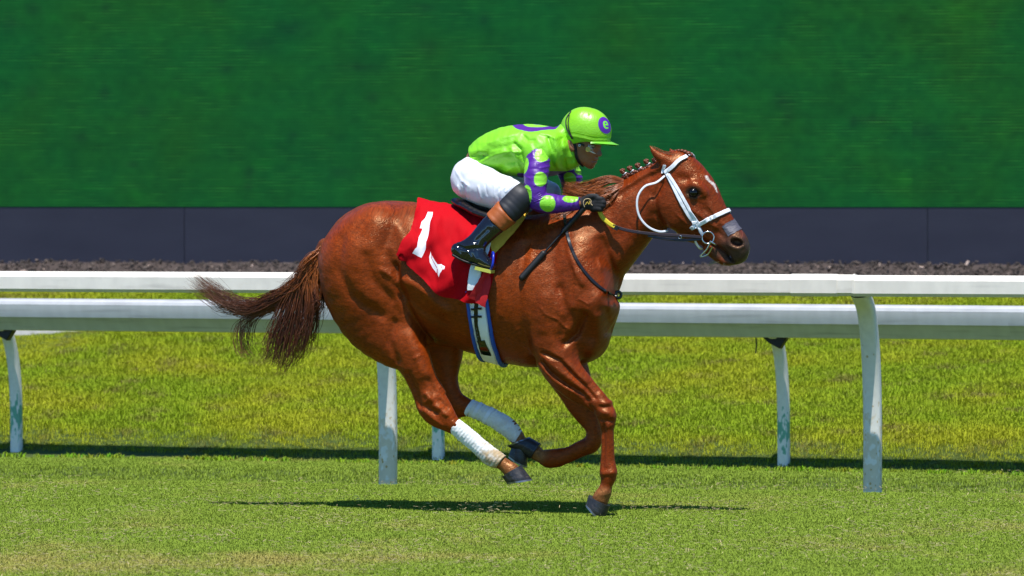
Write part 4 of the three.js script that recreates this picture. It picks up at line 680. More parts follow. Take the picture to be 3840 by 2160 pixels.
// hind-leg bandages
function bandage(label, ax, w, dirty) {   // ax: centre pixels along the leg
  const g = framed('leg_bandage', label, 'bandage', P(ax[0][0], ax[0][1], w)), B = new Field(0.02); g.userData.group = 'white bandages on the hind legs';
  const a = P(ax[0][0], ax[0][1], w), z = P(ax[ax.length - 1][0], ax[ax.length - 1][1], w), len = Math.hypot(z[0] - a[0], z[1] - a[1]), d = [(z[0] - a[0]) / len, (z[1] - a[1]) / len];
  B.chain(ax.map(q => [q[0], q[1], q[2], w, q[3]]));
  B.disp = (u, y, v) => { const s = (u - a[0]) * d[0] + (y - a[1]) * d[1], ph = s * 190 + Math.atan2(v - w, (u - a[0]) * -d[1] + (y - a[1]) * d[0]) * 0.5; return 0.0009 * Math.sin(ph * 2) + 0.0016 * noise(u * 70, y * 70, v * 40) + 0.0012 * (s * 14 % 1); };
  B.clip = (u, y) => { const s = (u - a[0]) * d[0] + (y - a[1]) * d[1]; return Math.max(-s, s - len); };
  const geo = meshField(B, [Math.min(a[0], z[0]) - 0.08, Math.min(a[1], z[1]) - 0.08, w - 0.08], [Math.max(a[0], z[0]) + 0.08, Math.max(a[1], z[1]) + 0.08, w + 0.08], 0.003, (u, y, v) => {
    const s = ((u - a[0]) * d[0] + (y - a[1]) * d[1]) / len, n = fbm(u * 30, y * 30, v * 30), f = noise(u * 160, y * 160, v * 160), k = dirty * sstep(0.5, 0.95, s + 0.35 * n), b = 0.78 + 0.05 * f; return [lerp(b, 0.40, k), lerp(b, 0.27, k), lerp(b * 0.97, 0.12, k)]; });
  part(g, 'wrap', geo, mat(0xffffff, { vertexColors: true, roughness: 0.85 }));
  if (ax.tapes) ax.tapes.forEach(t => { const c = [lerp(a[0], z[0], t), lerp(a[1], z[1], t)], e = [-d[1], d[0]]; const pts = [], nor = []; for (let i = 0; i < 28; i++) { const an = i / 28 * 6.283, dd = [e[0] * Math.cos(an), e[1] * Math.cos(an), Math.sin(an)], o = [c[0] + dd[0] * 0.12, c[1] + dd[1] * 0.12, w + dd[2] * 0.12], h = B.hit(o, dd.map(q => -q), 0.12) ?? 0.08; pts.push(V(o[0] - dd[0] * h, o[1] - dd[1] * h, o[2] - dd[2] * h)); nor.push(V(...dd)); } part(g, 'tape', sweep(pts, nor, 0.018, 0.0015, true), mat(0xe9edf5, { roughness: 0.35 })); });
}
const bn = [[1704, 1596, 31, 0.036], [1752, 1636, 33, 0.034], [1795, 1672, 32, 0.035], [1832, 1706, 36, 0.043], [1858, 1722, 34, 0.043], [1880, 1732, 29, 0.040]]; bandage('white elastic bandage, mud-stained at the fetlock, on the nearer hind leg', bn, 0.158, 0.9);
const bf = [[1755, 1526, 33, 0.036], [1815, 1551, 33, 0.035], [1870, 1580, 36, 0.038], [1908, 1606, 36, 0.044], [1932, 1632, 31, 0.042], [1944, 1646, 27, 0.04]]; bf.tapes = [0.04, 0.17, 0.37]; bandage('white bandage fastened with tape strips on the hind leg farther away', bf, -0.148, 0.25);

// ------------------------------------------------------------------ the jockey
const J = framed('person', 'jockey in green and purple silks crouching over the horse\'s neck', 'person', P(1840, 1000, 0));
const bx = (x0, y0, x1, y1, w0, w1) => { const c = [P(x0, y0, w0), P(x1, y1, w0), P(x0, y0, w1), P(x1, y1, w1)]; return [[Math.min(...c.map(q => q[0])), Math.min(...c.map(q => q[1])), w0], [Math.max(...c.map(q => q[0])), Math.max(...c.map(q => q[1])), w1]]; };
const torsoC = [[1752, 585, 1790, 645, 0, 0.125], [1796, 530, 1818, 648, 0, 0.135], [1850, 492, 1872, 656, 0, 0.155], [1918, 470, 1938, 662, 0, 0.175], [1985, 466, 2008, 668, 0, 0.185], [2045, 474, 2060, 662, 0, 0.17], [2092, 500, 2105, 640, 0, 0.11], [2120, 520, 2140, 618, 0, 0.07]];
const armN = [[2018, 590, 46, 0.165], [2012, 640, 47, 0.215], [2008, 700, 42, 0.245], [2018, 752, 40, 0.25], [2070, 764, 37, 0.235], [2120, 765, 31, 0.205], [2172, 763, 24, 0.175]];
const armF = [[2110, 600, 46, -0.165], [2135, 650, 44, -0.215], [2150, 705, 40, -0.24], [2165, 752, 36, -0.23], [2200, 765, 28, -0.19], [2235, 765, 22, -0.15]];
const hip = [[1768, 665, 58, 0, 0.14], [1756, 690, 46, 0, 0.14]];
const thighN = [[1776, 672, 76, 0.08, 0.09], [1806, 694, 76, 0.125, 0.09], [1850, 712, 70, 0.175, 0.085], [1910, 728, 60, 0.225, 0.075], [1950, 744, 46, 0.255, 0.06]], thighF = [[1790, 668, 74, -0.08, 0.09], [1830, 692, 74, -0.14, 0.09], [1920, 705, 62, -0.20, 0.08], [2010, 712, 52, -0.245, 0.07], [2062, 722, 42, -0.265, 0.058]];
const calfN = [[1950, 746, 45, 0.262, 0.058], [1915, 782, 48, 0.285, 0.058], [1872, 822, 43, 0.315, 0.052], [1825, 868, 38, 0.335, 0.046], [1782, 915, 33, 0.345, 0.040]], calfF = [[2062, 724, 44, -0.265, 0.056], [2030, 780, 46, -0.29], [1990, 830, 40, -0.32], [1920, 900, 32, -0.345]];
const footN = [[1716, 936, 23, 0.35, 0.030], [1752, 944, 36, 0.352, 0.036], [1790, 962, 30, 0.354, 0.038], [1826, 986, 18, 0.352, 0.036], [1848, 998, 9, 0.35, 0.026]], footF = [[1850, 920, 24, -0.35, 0.03], [1890, 934, 32, -0.352, 0.036], [1930, 955, 26, -0.354, 0.038], [1966, 978, 13, -0.352, 0.034]];
const shrink = (c, d) => c.map(n => { const m = [...n]; if (m.length === 6) { const k = 1 - 2 * d / Math.hypot(m[0] - m[2], m[1] - m[3]), cx = (m[0] + m[2]) / 2, cy = (m[1] + m[3]) / 2; m[0] = cx + (m[0] - cx) * k; m[1] = cy + (m[1] - cy) * k; m[2] = cx + (m[2] - cx) * k; m[3] = cy + (m[3] - cy) * k; m[5] -= d * PXM; } else { m[2] = Math.max(4, m[2] - d); if (m[4]) m[4] = Math.max(0.01, m[4] - d * PXM); } return m; });
const skinC = (u, y, w) => { const f = noise(u * 60, y * 60, w * 60), g = fbm(u * 14, y * 14, w * 14); return [0.27 * (1 + 0.12 * g + 0.08 * f), 0.105 * (1 + 0.14 * g + 0.08 * f), 0.043 * (1 + 0.14 * g)]; };
const skinM = mat(0xffffff, { vertexColors: true, roughness: 0.42 });
// head
const HD = new Field(0.02);
HD.chain([[2186, 492, 82, 0, 0.076], [2196, 530, 62, 0, 0.070]], { k: 0.02 });
HD.chain([[2188, 545, 50, 0, 0.062], [2203, 578, 40, 0, 0.054], [2212, 600, 25, 0, 0.042], [2214, 612, 17, 0, 0.030]], { k: 0.025 });
HD.chain([[2160, 560, 24, 0.030, 0.03], [2182, 594, 17, 0.03, 0.026], [2208, 614, 13, 0.014, 0.02]], { k: 0.02 }); HD.chain([[2160, 560, 24, -0.030, 0.03], [2182, 594, 17, -0.03, 0.026], [2208, 614, 13, -0.014, 0.02]], { k: 0.02 });
HD.chain([[2234, 545, 8, 0, 0.010], [2244, 565, 8, 0, 0.012], [2249, 578, 9, 0, 0.015]], { k: 0.012 });
for (const s of [1, -1]) HD.chain([[2240, 582, 6, s * 0.014, 0.009]], { k: 0.008 });
HD.chain([[2231, 600, 9, 0, 0.024], [2238, 597, 6, 0, 0.016]], { k: 0.01 }); HD.chain([[2228, 609, 8, 0, 0.022], [2233, 608, 5, 0, 0.014]], { k: 0.008 }); HD.chain([[2217, 621, 11, 0, 0.018]], { k: 0.012 });
for (const s of [1, -1]) { HD.chain([[2212, 560, 12, s * 0.042, 0.014]], { k: 0.02 }); HD.chain([[2222, 534, 9, s * 0.028, 0.014], [2210, 534, 8, s * 0.044, 0.012]], { k: 0.012 }); }
HD.chain([[2142, 528, 10, 0.078, 0.008], [2136, 542, 14, 0.080, 0.009], [2146, 560, 8, 0.075, 0.008]], { k: 0.006 }); HD.chain([[2142, 528, 10, -0.078, 0.008], [2136, 542, 14, -0.080, 0.009], [2146, 560, 8, -0.075, 0.008]], { k: 0.006 });
HD.hole(2143, 541, 0.09, 0.010, 0.016, 0.008, 0, 0.004); HD.hole(2222, 547, 0.046, 0.014, 0.010, 0.014, 0, 0.006); HD.hole(2222, 547, -0.046, 0.014, 0.010, 0.014, 0, 0.006);
HD.stroke([[2226, 604], [2240, 603]], 2.2, -0.004, 0, 0.01); HD.stroke([[2234, 588], [2224, 602]], 4, -0.002, 0, 0.03);
HD.chain(shrink(torsoC.slice(5), 8).concat([[2150, 575, 44, 0, 0.05], [2168, 548, 46, 0, 0.054]]), { k: 0.03 }); // neck
// hands: palm, curled fingers, thumb
const handN = new Field(0.006), handF = new Field(0.006);
function hand(F, px, py, w, s) {
  F.chain([[px - 34, py, 20, w, 0.020], [px - 12, py - 1, 24, w - s * 0.004, 0.022], [px + 16, py - 1, 24, w - s * 0.008, 0.019]], { k: 0.012 });
  for (let i = 0; i < 4; i++) { const y = py - 19 + i * 12.5, L = [22, 27, 25, 17][i]; F.chain([[px + 14, y, 8.5, w, 0.0095], [px + 20 + L, y + 2, 8, w + s * 0.012, 0.0092], [px + 24 + L, y + 5, 7.5, w - s * 0.016, 0.0085], [px + 8, y + 5, 7, w - s * 0.030, 0.0080]], { k: 0.004 }); }
  F.chain([[px - 18, py - 16, 10, w + s * 0.006, 0.0105], [px + 2, py - 27, 9, w + s * 0.012, 0.0098], [px + 26, py - 27, 7.5, w + s * 0.006, 0.0085]], { k: 0.006 });
}
hand(handN, 2212, 763, 0.165, 1); hand(handF, 2268, 763, -0.13, -1);
// body under the clothes: one skin
{
  const B = new Field(0.03); for (const c of [torsoC, hip, thighN, thighF, calfN, calfF, footN, footF, armN, armF]) B.chain(shrink(c, 9)); B.chains.push(...HD.chains.slice(-1));
  const [l, h] = bx(1680, 1020, 2330, 440, -0.42, 0.42), gB = meshField(B, l, h, 0.010, skinC), [l2, h2] = bx(2060, 660, 2290, 390, -0.12, 0.12), gH = meshField(HD, l2, h2, 0.0034, skinC);
  const [l3, h3] = bx(2150, 815, 2300, 715, 0.09, 0.22), [l4, h4] = bx(2200, 815, 2360, 715, -0.2, -0.06); handN.off = handF.off = -0.0015;
  part(J, 'body', mergeGeometries([gB, gH, meshField(handN, l3, h3, 0.0032, skinC), meshField(handF, l4, h4, 0.0032, skinC)]), skinM); handN.off = handF.off = 0.0018;
  const gm = mat(lin(0.012, 0.011, 0.012), { roughness: 0.75 }), gl = part(J, 'glove', meshField(handN, l3, h3, 0.0032), gm); part(J, 'glove', meshField(handF, l4, h4, 0.0032), gm);
  const cuff = []; for (const [x, y] of [[2180, 742], [2176, 765], [2180, 786]]) { const h = handN.at(x, y, 0.002, 0.16); cuff.push(h.p); }
  part(gl, 'trim', tube([[2192, 776], [2188, 760], [2194, 748], [2208, 745], [2216, 752], [2216, 764], [2222, 770]].map(q => handN.at(...q, 0.002, 0.17).p), 0.0022, 40, 6), mat(lin(0.62, 0.45, 0.25), { roughness: 0.5 }));
  part(gl, 'emblem', tube([[2196, 768], [2203, 758], [2208, 766], [2212, 757], [2208, 752]].map(q => handN.at(...q, 0.002, 0.17).p), 0.0024, 24, 6), mat(lin(0.6, 0.42, 0.05), { roughness: 0.4 }));
}
console.log('jockey body');
// silks
const GREEN = [0.22, 0.64, 0.012], LIME = [0.27, 0.70, 0.03], PURPLE = [0.085, 0.008, 0.26];
const silkT = tex(256, 256, (u, v) => 0.5 + 0.35 * noise(u * 16, v * 26, 1) + 0.2 * noise(u * 50, v * 60, 4), { srgb: false, rx: 5, ry: 5 });
const satin = (c, o = {}) => mat(0xffffff, { vertexColors: true, roughness: 0.5, bumpMap: silkT, bumpScale: 0.0012, clearcoat: 0.18, clearcoatRoughness: 0.4, ...o });
{
  const T = new Field(0.03); T.chain(torsoC); T.chain([[2060, 560, 60, 0.11, 0.07], [2020, 580, 58, 0.14, 0.075]], { k: 0.05 }); T.chain([[2095, 560, 60, -0.11, 0.07], [2070, 580, 58, -0.14, 0.075]], { k: 0.05 });
  T.chain([[2125, 500, 40, 0, 0.075], [2128, 560, 50, 0, 0.072], [2140, 608, 30, 0, 0.06]], { k: 0.03 });
  const tk = (p, w, a) => T.stroke(p, w, a, 1, 0.14);
  for (const [p, w, a] of [[[[1780, 625], [1840, 590], [1900, 570], [1960, 570]], 7, 0.006], [[[1785, 600], [1850, 560], [1920, 545]], 9, -0.004], [[[1860, 640], [1900, 610], [1945, 605]], 8, -0.005], [[[1880, 650], [1930, 625]], 7, 0.006], [[[1935, 540], [1960, 560], [1972, 600]], 7, -0.009], [[[1925, 555], [1945, 590], [1950, 640]], 8, 0.007], [[[1965, 510], [1990, 530], [2010, 528]], 7, -0.006], [[[2060, 520], [2075, 560], [2072, 620]], 6, -0.008], [[[2085, 515], [2095, 570], [2088, 630]], 7, 0.008], [[[2100, 520], [2112, 580], [2105, 635]], 5, -0.006], [[[1800, 560], [1860, 520], [1930, 500]], 12, 0.004], [[[2030, 500], [2060, 505], [2090, 520]], 6, 0.005], [[[1765, 590], [1800, 580], [1830, 585]], 5, -0.004]]) tk(p, w, a);
  T.disp = (u, y, w) => 0.0034 * noise(u * 9, y * 14, w * 8) + 0.006 * (0.3 - Math.abs(noise(u * 7 + y * 8, y * 15 - u * 6, w * 7)))  + 0.0018 * noise(u * 22 + y * 18, y * 12 - u * 8, w * 16) + 0.0008 * noise(u * 40 + y * 20, y * 40, w * 30);
  const hem = P(1770, 605, 0.1), hemD = P(1764, 565, 0.1);
  T.clip = (u, y) => { const a = P(1752, 560, 0.1), b = P(1792, 650, 0.1), nx = b[1] - a[1], ny = -(b[0] - a[0]), l = Math.hypot(nx, ny); return ((u - a[0]) * nx + (y - a[1]) * ny) / l; };
  const num = [P(1925, 478, 0.04), P(2010, 470, 0.04), P(2090, 478, 0.04)], bib = [P(1945, 668, 0.12), P(2010, 672, 0.12), P(2060, 655, 0.1), P(2100, 640, 0.07)];
  const [l, h] = bx(1730, 690, 2190, 430, -0.27, 0.27), inr = [P(1970, 468, 0), P(2040, 466, 0)];
  part(J, 'jacket', meshField(T, l, h, 0.0045, (u, y, w, nz) => {
    const f = 1 + 0.06 * noise(u * 9, y * 9, w * 9); let c = GREEN; const db = pdist(num, u, y + 0.10 * Math.max(0, Math.abs(w + 0.03) - 0.03));
    const ringD = Math.hypot((u - (num[0][0] + num[2][0]) / 2) / 0.125, (w - 0.005) / 0.125); if (y > num[1][1] - 0.075 && ringD < 1 && nz < 0.88) c = ringD > 0.55 || Math.abs(w - 0.005) < 0.012 && u > num[1][0] - 0.02 ? PURPLE : LIME;
    if (pdist(bib, u, y) < 0.026 && y < bib[0][1] + 0.035) c = PURPLE; return [c[0] * f, c[1] * f, c[2] * f];
  }), satin());
  // collar stand
  part(J, 'collar', (() => { const C = new Field(0.02); C.chain([[2128, 515, 44, 0, 0.077], [2140, 560, 50, 0, 0.074], [2150, 602, 30, 0, 0.062]]); C.clip = (u, y) => { const a = P(2118, 500, 0), b = P(2172, 615, 0), nx = b[1] - a[1], ny = -(b[0] - a[0]), l = Math.hypot(nx, ny); const d = ((u - a[0]) * nx + (y - a[1]) * ny) / l; return Math.max(-d - 0.012, d - 0.034); }; const [a, b] = bx(2070, 660, 2210, 450, -0.12, 0.12); return meshField(C, a, b, 0.004, () => GREEN); })(), satin());
  // sleeves
  for (const [arm, sd, dots] of [[armN, 1, [[2032, 580, 24, 28], [1968, 622, 20, 30], [2026, 672, 22, 26], [1975, 732, 22, 36], [2053, 764, 27, 31], [2140, 745, 26, 14]]], [armF, -1, [[2178, 634, 20, 22], [2136, 672, 22, 26], [2190, 700, 18, 20]]]]) {
    const S = new Field(0.02); S.chain(arm, { k: 0.03 }); const w0 = sd * 0.24;
    const sw = (p, w, a) => S.stroke(p, w, a, 0, w0);
    if (sd > 0) { for (let i = 0; i < 9; i++) sw([[2034 + i * 2, 722 + i * 3], [2016 - i * 3, 738 + i * 4]], 2.2, i & 1 ? 0.0035 : -0.0035); for (const [a, b] of [[[2058, 600], [2020, 615]], [[2060, 622], [2030, 632]], [[2052, 646], [2012, 655]], [[2048, 690], [2015, 696]], [[1970, 660], [1995, 668]], [[1968, 700], [2000, 712]], [[1995, 780], [2040, 790]], [[2150, 748], [2140, 778]], [[2160, 745], [2156, 780]], [[2020, 548], [2030, 575]], [[1990, 560], [2000, 590]]]) sw([a, b], 3.4, 0.003); }
    else for (const y of [640, 665, 690, 715]) sw([[2120, y + 6], [2190, y]], 3.4, 0.004);
    S.disp = (u, y, w) => 0.0016 * noise(u * 30, y * 30, w * 30);
    const dd = dots.map(([x, y, rx, ry]) => { const h = S.at(x, y, 0, w0); return [h.p.x, h.p.y, h.p.z, rx * PXM * 1.05, ry * PXM * 1.05]; });
    const ex = P(2176, 763, 0.17), [l, h] = sd > 0 ? bx(1930, 820, 2190, 520, 0.08, 0.34) : bx(2050, 810, 2270, 530, -0.34, -0.05);
    S.clip = sd > 0 ? (u => u - ex[0]) : (u => u - P(2240, 763, -0.15)[0]);
    part(J, 'sleeve', meshField(S, l, h, 0.0034, (u, y, w) => { for (const d of dd) if (((u - d[0]) / d[3]) ** 2 + ((y - d[1]) / d[4]) ** 2 + ((w - d[2]) / 0.08) ** 2 < 1) return LIME; return PURPLE; }), satin(0, { roughness: 0.42 }));
  }
}
// breeches
{
  const B = new Field(0.05); B.chain([[1768, 590, 1795, 650, 0, 0.13], [1745, 605, 1788, 700, 0, 0.145], [1766, 668, 66, 0, 0.15], [1756, 692, 46, 0, 0.145]]); B.chain(thighN); B.chain(thighF);
  for (const [p, w, a] of [[[[1700, 640], [1730, 680], [1760, 700]], 6, 0.003], [[[1712, 700], [1722, 730]], 5, 0.005], [[[1735, 690], [1740, 740]], 5, -0.005], [[[1752, 690], [1750, 745]], 5, 0.005], [[[1770, 640], [1820, 665], [1880, 680]], 8, -0.004], [[[1800, 700], [1812, 745]], 4, 0.005], [[[1830, 690], [1838, 730]], 4, -0.004], [[[1905, 690], [1880, 720], [1885, 750]], 6, -0.006], [[[1925, 685], [1900, 715], [1900, 750]], 5, 0.006], [[[1940, 690], [1915, 720]], 4, 0.005], [[[1950, 695], [1925, 730], [1915, 755]], 4, -0.005], [[[1790, 620], [1810, 645]], 5, 0.005], [[[1850, 670], [1870, 700], [1868, 740]], 6, 0.003]]) B.stroke(p, w, a, 1, 0.2);
  B.disp = (u, y, w) => 0.0022 * noise(u * 14, y * 20, w * 14) + 0.0035 * (0.3 - Math.abs(noise(u * 13 - y * 8, y * 7 + u * 4, w * 9))) + 0.0010 * noise(u * 45, y * 30, w * 40);
  const a = P(1935, 675, 0.25), b = P(1880, 775, 0.25);
  B.clip = (u, y, w) => { const k = w < 0 ? 0.27 : 0, A = [a[0] + k, a[1]], Bb = [b[0] + k, b[1]], nx = -(Bb[1] - A[1]), ny = Bb[0] - A[0], l = Math.hypot(nx, ny); return ((u - A[0]) * nx + (y - A[1]) * ny) / l - (w < 0 ? 0.02 : 0.03); };
  const [l, h] = bx(1660, 800, 2130, 570, -0.36, 0.36); part(J, 'breeches', meshField(B, l, h, 0.005), mat(0xe6e6ee, { roughness: 0.5, sheen: 0.2, sheenColor: lin(0.6, 0.6, 0.8) }));
}
// boots with tan tops, dark knee patches
for (const [cf, ft, th, sd] of [[calfN, footN, thighN, 1], [calfF, footF, thighF, -1]]) {
  const dx = sd > 0 ? 0 : 155, w0 = sd * 0.3, cutP = (x, y) => P(x + dx, y, w0), plane = (p, q) => { const a = cutP(...p), b = cutP(...q), nx = -(b[1] - a[1]), ny = b[0] - a[0], l = Math.hypot(nx, ny); return (u, y) => ((u - a[0]) * nx + (y - a[1]) * ny) / l; };
  const dk = sd > 0 ? 0 : 60; const kneeTop = plane([1950 + dk, 690], [1880 + dk, 762]), top1 = plane([1868, 752], [1932, 832]), top2 = plane([1826, 798], [1882, 856]);
  const K = new Field(0.03); K.chain(th.slice(2)); K.chain(cf.slice(0, 3)); K.off = 0.003; K.clip = (u, y) => Math.max(-top1(u, y) * -1 * 1, 0) ? 1 : 0;
  const side = (f, u, y) => f(u, y), probe = cutP(1960, 760), sg1 = Math.sign(top1(probe[0], probe[1])), sgK = Math.sign(kneeTop(probe[0], probe[1])), sg2 = Math.sign(top2(probe[0], probe[1]));
  K.clip = (u, y) => Math.max(-sg1 * top1(u, y), -sgK * kneeTop(u, y) - 0.012);
  const [l, h] = sd > 0 ? bx(1670, 1030, 2010, 680, 0.15, 0.44) : bx(1790, 1030, 2140, 670, -0.44, -0.15);
  part(J, 'knee_patch', meshField(K, l, h, 0.005), mat(lin(0.014, 0.014, 0.018), { roughness: 0.55 }));
  const B = new Field(0.03); B.chain(cf, { k: 0.02 }); B.chain(ft, { k: 0.035 }); B.off = 0.004; B.clip = (u, y) => sg2 * top2(u, y);
  for (const [p, w, a] of [[[[1728, 910], [1760, 922], [1800, 915]], 4, 0.006], [[[1735, 922], [1770, 935], [1812, 930]], 5, -0.006], [[[1720, 930], [1745, 955], [1742, 972]], 3, 0.003], [[[1770, 940], [1785, 965], [1775, 980]], 4, 0.005], [[[1800, 940], [1806, 962]], 4, -0.004], [[[1845, 860], [1800, 905]], 7, -0.004]]) B.stroke(p.map(q => [q[0] + dx, q[1]]), w, a, 0, w0);
  const bt = part(J, 'boot', meshField(B, l, h, 0.0042), mat(lin(0.008, 0.008, 0.011), { roughness: 0.12, clearcoat: 0.8, clearcoatRoughness: 0.06 }));
  const C = new Field(0.02); C.chain(cf); C.off = 0.0065; C.disp = (u, y, w) => 0.003 * noise(u * 24, y * 30, w * 20); C.clip = (u, y) => Math.max(sg1 * top1(u, y), -sg2 * top2(u, y)); part(bt, 'boot_top', meshField(C, l, h, 0.0045), mat(lin(0.36, 0.085, 0.012), { roughness: 0.5 }));
  const sole = ft.map(q => q), so = new Field(0.01); so.chain([[1702, 956, 7, 0, 0.026], [1740, 976, 7, 0, 0.034], [1790, 992, 7, 0, 0.036], [1846, 1005, 6, 0, 0.028]].map(q => [q[0] + dx, q[1], q[2], sd * 0.352, q[4]])); part(bt, 'sole', meshField(so, l, h, 0.004), mat(0x111114, { roughness: 0.6 }));
}
console.log('jockey clothes');
// helmet with silk cover
const HE = new Field(0.02); HE.chain([[2190, 492, 92, 0, 0.102], [2202, 496, 93, 0, 0.102]], { k: 0.02 });
{
  const rimA = P(2096, 522, 0), rimB = P(2296, 540, 0), rim = (u, y) => { const t = (u - rimA[0]) / (rimB[0] - rimA[0]); return lerp(rimA[1], rimB[1], t); };
  const seam = P(2205, 480, 0);
  HE.clip = (u, y, w) => rim(u, y) - y - 0.020 * sstep(0.02, -0.09, u - seam[0]);
  HE.stroke([[2207, 402], [2203, 450], [2196, 510]], 1.6, -0.0022, 1, 0.09); HE.stroke([[2104, 508], [2160, 512], [2230, 528], [2292, 526]], 2.2, 0.0022, 0, 0.09); HE.stroke([[2104, 498], [2160, 502], [2230, 518], [2292, 516]], 1.6, -0.0016, 0, 0.09);
  HE.disp = (u, y, w) => 0.0008 * noise(u * 20, y * 20, w * 20);
  const [l, h] = bx(2080, 570, 2310, 385, -0.13, 0.13);
  const hm = part(J, 'helmet', meshField(HE, l, h, 0.0034, (u, y, w) => { const f = 1 + 0.04 * noise(u * 30, y * 30, w * 30); return [0.24 * f, 0.60 * f, 0.010]; }), satin(0, { roughness: 0.35 }));
  HE.clip = null;
  // brim
  const br = gridGeo(40, 8, (s, t) => { const a = lerp(-1.25, 1.25, s), c = P(2203, 530, 0), r0 = 0.112, out = 0.034 * Math.cos(a * 1.15) * t; const p = V(c[0] + (r0 + out) * Math.cos(a) * 1.08, c[1] + 0.004 - 0.014 * Math.cos(a) - t * 0.016 * Math.cos(a) - 0.012 * (1 - Math.cos(a)), (0.100 + out * 0.8) * Math.sin(a)); return p; });
  part(hm, 'brim', thicken(br, 0.008), mat(lin(0.17, 0.55, 0.03), { roughness: 0.35 }));
  for (const [p, w] of [[[[2142, 418], [2124, 450], [2130, 490], [2146, 520]], 5], [[[2136, 432], [2132, 462], [2138, 495], [2150, 522]], 4]]) part(hm, 'goggle_strap', strapOn(HE, p, w, 0.003, 0.002, 24), mat(0x0c0c0d, { roughness: 0.6 }));
  const cv = document.createElement('canvas'); cv.width = cv.height = 256; const x = cv.getContext('2d'); x.fillStyle = '#5a1ea0'; x.fillRect(0, 0, 256, 256); x.fillStyle = '#7de03c'; x.font = 'bold 215px sans-serif'; x.textAlign = 'center'; x.textBaseline = 'middle'; x.fillText('e', 128, 112);
  const ct = new THREE.CanvasTexture(cv); ct.colorSpace = THREE.SRGBColorSpace;
  // disc facing the wearer's right front
  const c0 = HE.at(2272, 468, 0).p, n0 = HE.grad(c0.x, c0.y, c0.z), up = V(0, 1, 0).addScaledVector(n0, -n0.y).normalize(), rt = up.clone().cross(n0).normalize(), pos = [], uv = [], ind = [];
  for (let i = 0; i <= 8; i++) for (let j = 0; j < 40; j++) { const a = j / 40 * 6.2832, r = 0.044 * i / 8, v = c0.clone().addScaledVector(rt, r * Math.cos(a)).addScaledVector(up, r * Math.sin(a)).addScaledVector(n0, 0.03), t = HE.hit([v.x, v.y, v.z], [-n0.x, -n0.y, -n0.z], 0.12) ?? 0.03; v.addScaledVector(n0, -t + 0.0015); pos.push(v.x, v.y, v.z); uv.push(0.5 + 0.5 * i / 8 * Math.cos(a), 0.5 + 0.5 * i / 8 * Math.sin(a)); }
  for (let i = 0; i < 8; i++) for (let j = 0; j < 40; j++) { const a = i * 40 + j, b = i * 40 + (j + 1) % 40; ind.push(a, a + 40, b, b, a + 40, b + 40); }
  const dg = new THREE.BufferGeometry(); dg.setAttribute('position', new THREE.Float32BufferAttribute(pos, 3)); dg.setAttribute('uv', new THREE.Float32BufferAttribute(uv, 2)); dg.setIndex(ind); dg.computeVertexNormals(); part(hm, 'emblem', dg, mat(0xffffff, { map: ct, roughness: 0.4 }));
  part(hm, 'chin_strap', strapOn(HD, [[2154, 530], [2158, 556], [2162, 584], [2172, 606], [2186, 622]], 11, 0.004, 0.002, 24), mat(0x0b0b0c, { roughness: 0.7 }));
  // goggles
  const gg = part(J, 'goggles', strapOn(HD, [[2158, 528], [2176, 538], [2192, 546]], 8, 0.003, 0.003, 12), mat(0x0c0c0d, { roughness: 0.5 }));
  const q0 = P(2218, 552, 0);
  const lens = gridGeo(30, 8, (s, t) => { const a = lerp(-1.5, 1.5, s), y = lerp(0.016, -0.024, t) - 0.010 * Math.cos(a) + (t > 0.5 ? 0.012 * Math.exp(-((a) ** 2) * 30) : 0); return V(q0[0] + 0.036 * Math.cos(a) - 0.006 + 0.004 * Math.sin(t * 3.1), q0[1] + y, 0.068 * Math.sin(a)); });
  part(gg, 'lens', lens, mat(lin(0.92, 0.93, 0.9), { roughness: 0.05, transmission: 0.85, thickness: 0, ior: 1.6, clearcoat: 1 }));
  part(gg, 'frame', tube([...Array(40)].map((_, i) => { const a = i / 40 * 6.283, s = Math.cos(a) * 1.5, t = (Math.sin(a) + 1) / 2; const y = lerp(0.016, -0.024, t) - 0.010 * Math.cos(s) + (t > 0.5 ? 0.012 * Math.exp(-s * s * 30) : 0); return V(q0[0] + 0.036 * Math.cos(s) - 0.006, q0[1] + y, 0.068 * Math.sin(s)); }), 0.003, 80, 6, true), mat(0xd8d8d0, { roughness: 0.3 }));
  const pv = new THREE.CylinderGeometry(0.013, 0.013, 0.006, 24); pv.rotateX(Math.PI / 2); pv.rotateY(0.35); const pc = P(2205, 560, 0.072); pv.translate(...pc); part(gg, 'vent', pv, mat(lin(0.55, 0.40, 0.06), { roughness: 0.5 }));
  const bk = new THREE.TorusGeometry(0.006, 0.0016, 6, 4); bk.rotateZ(0.5); const bp = HD.at(2174, 545, 0.006).p; bk.translate(bp.x, bp.y, bp.z); part(gg, 'buckle', bk, M2.white);
}
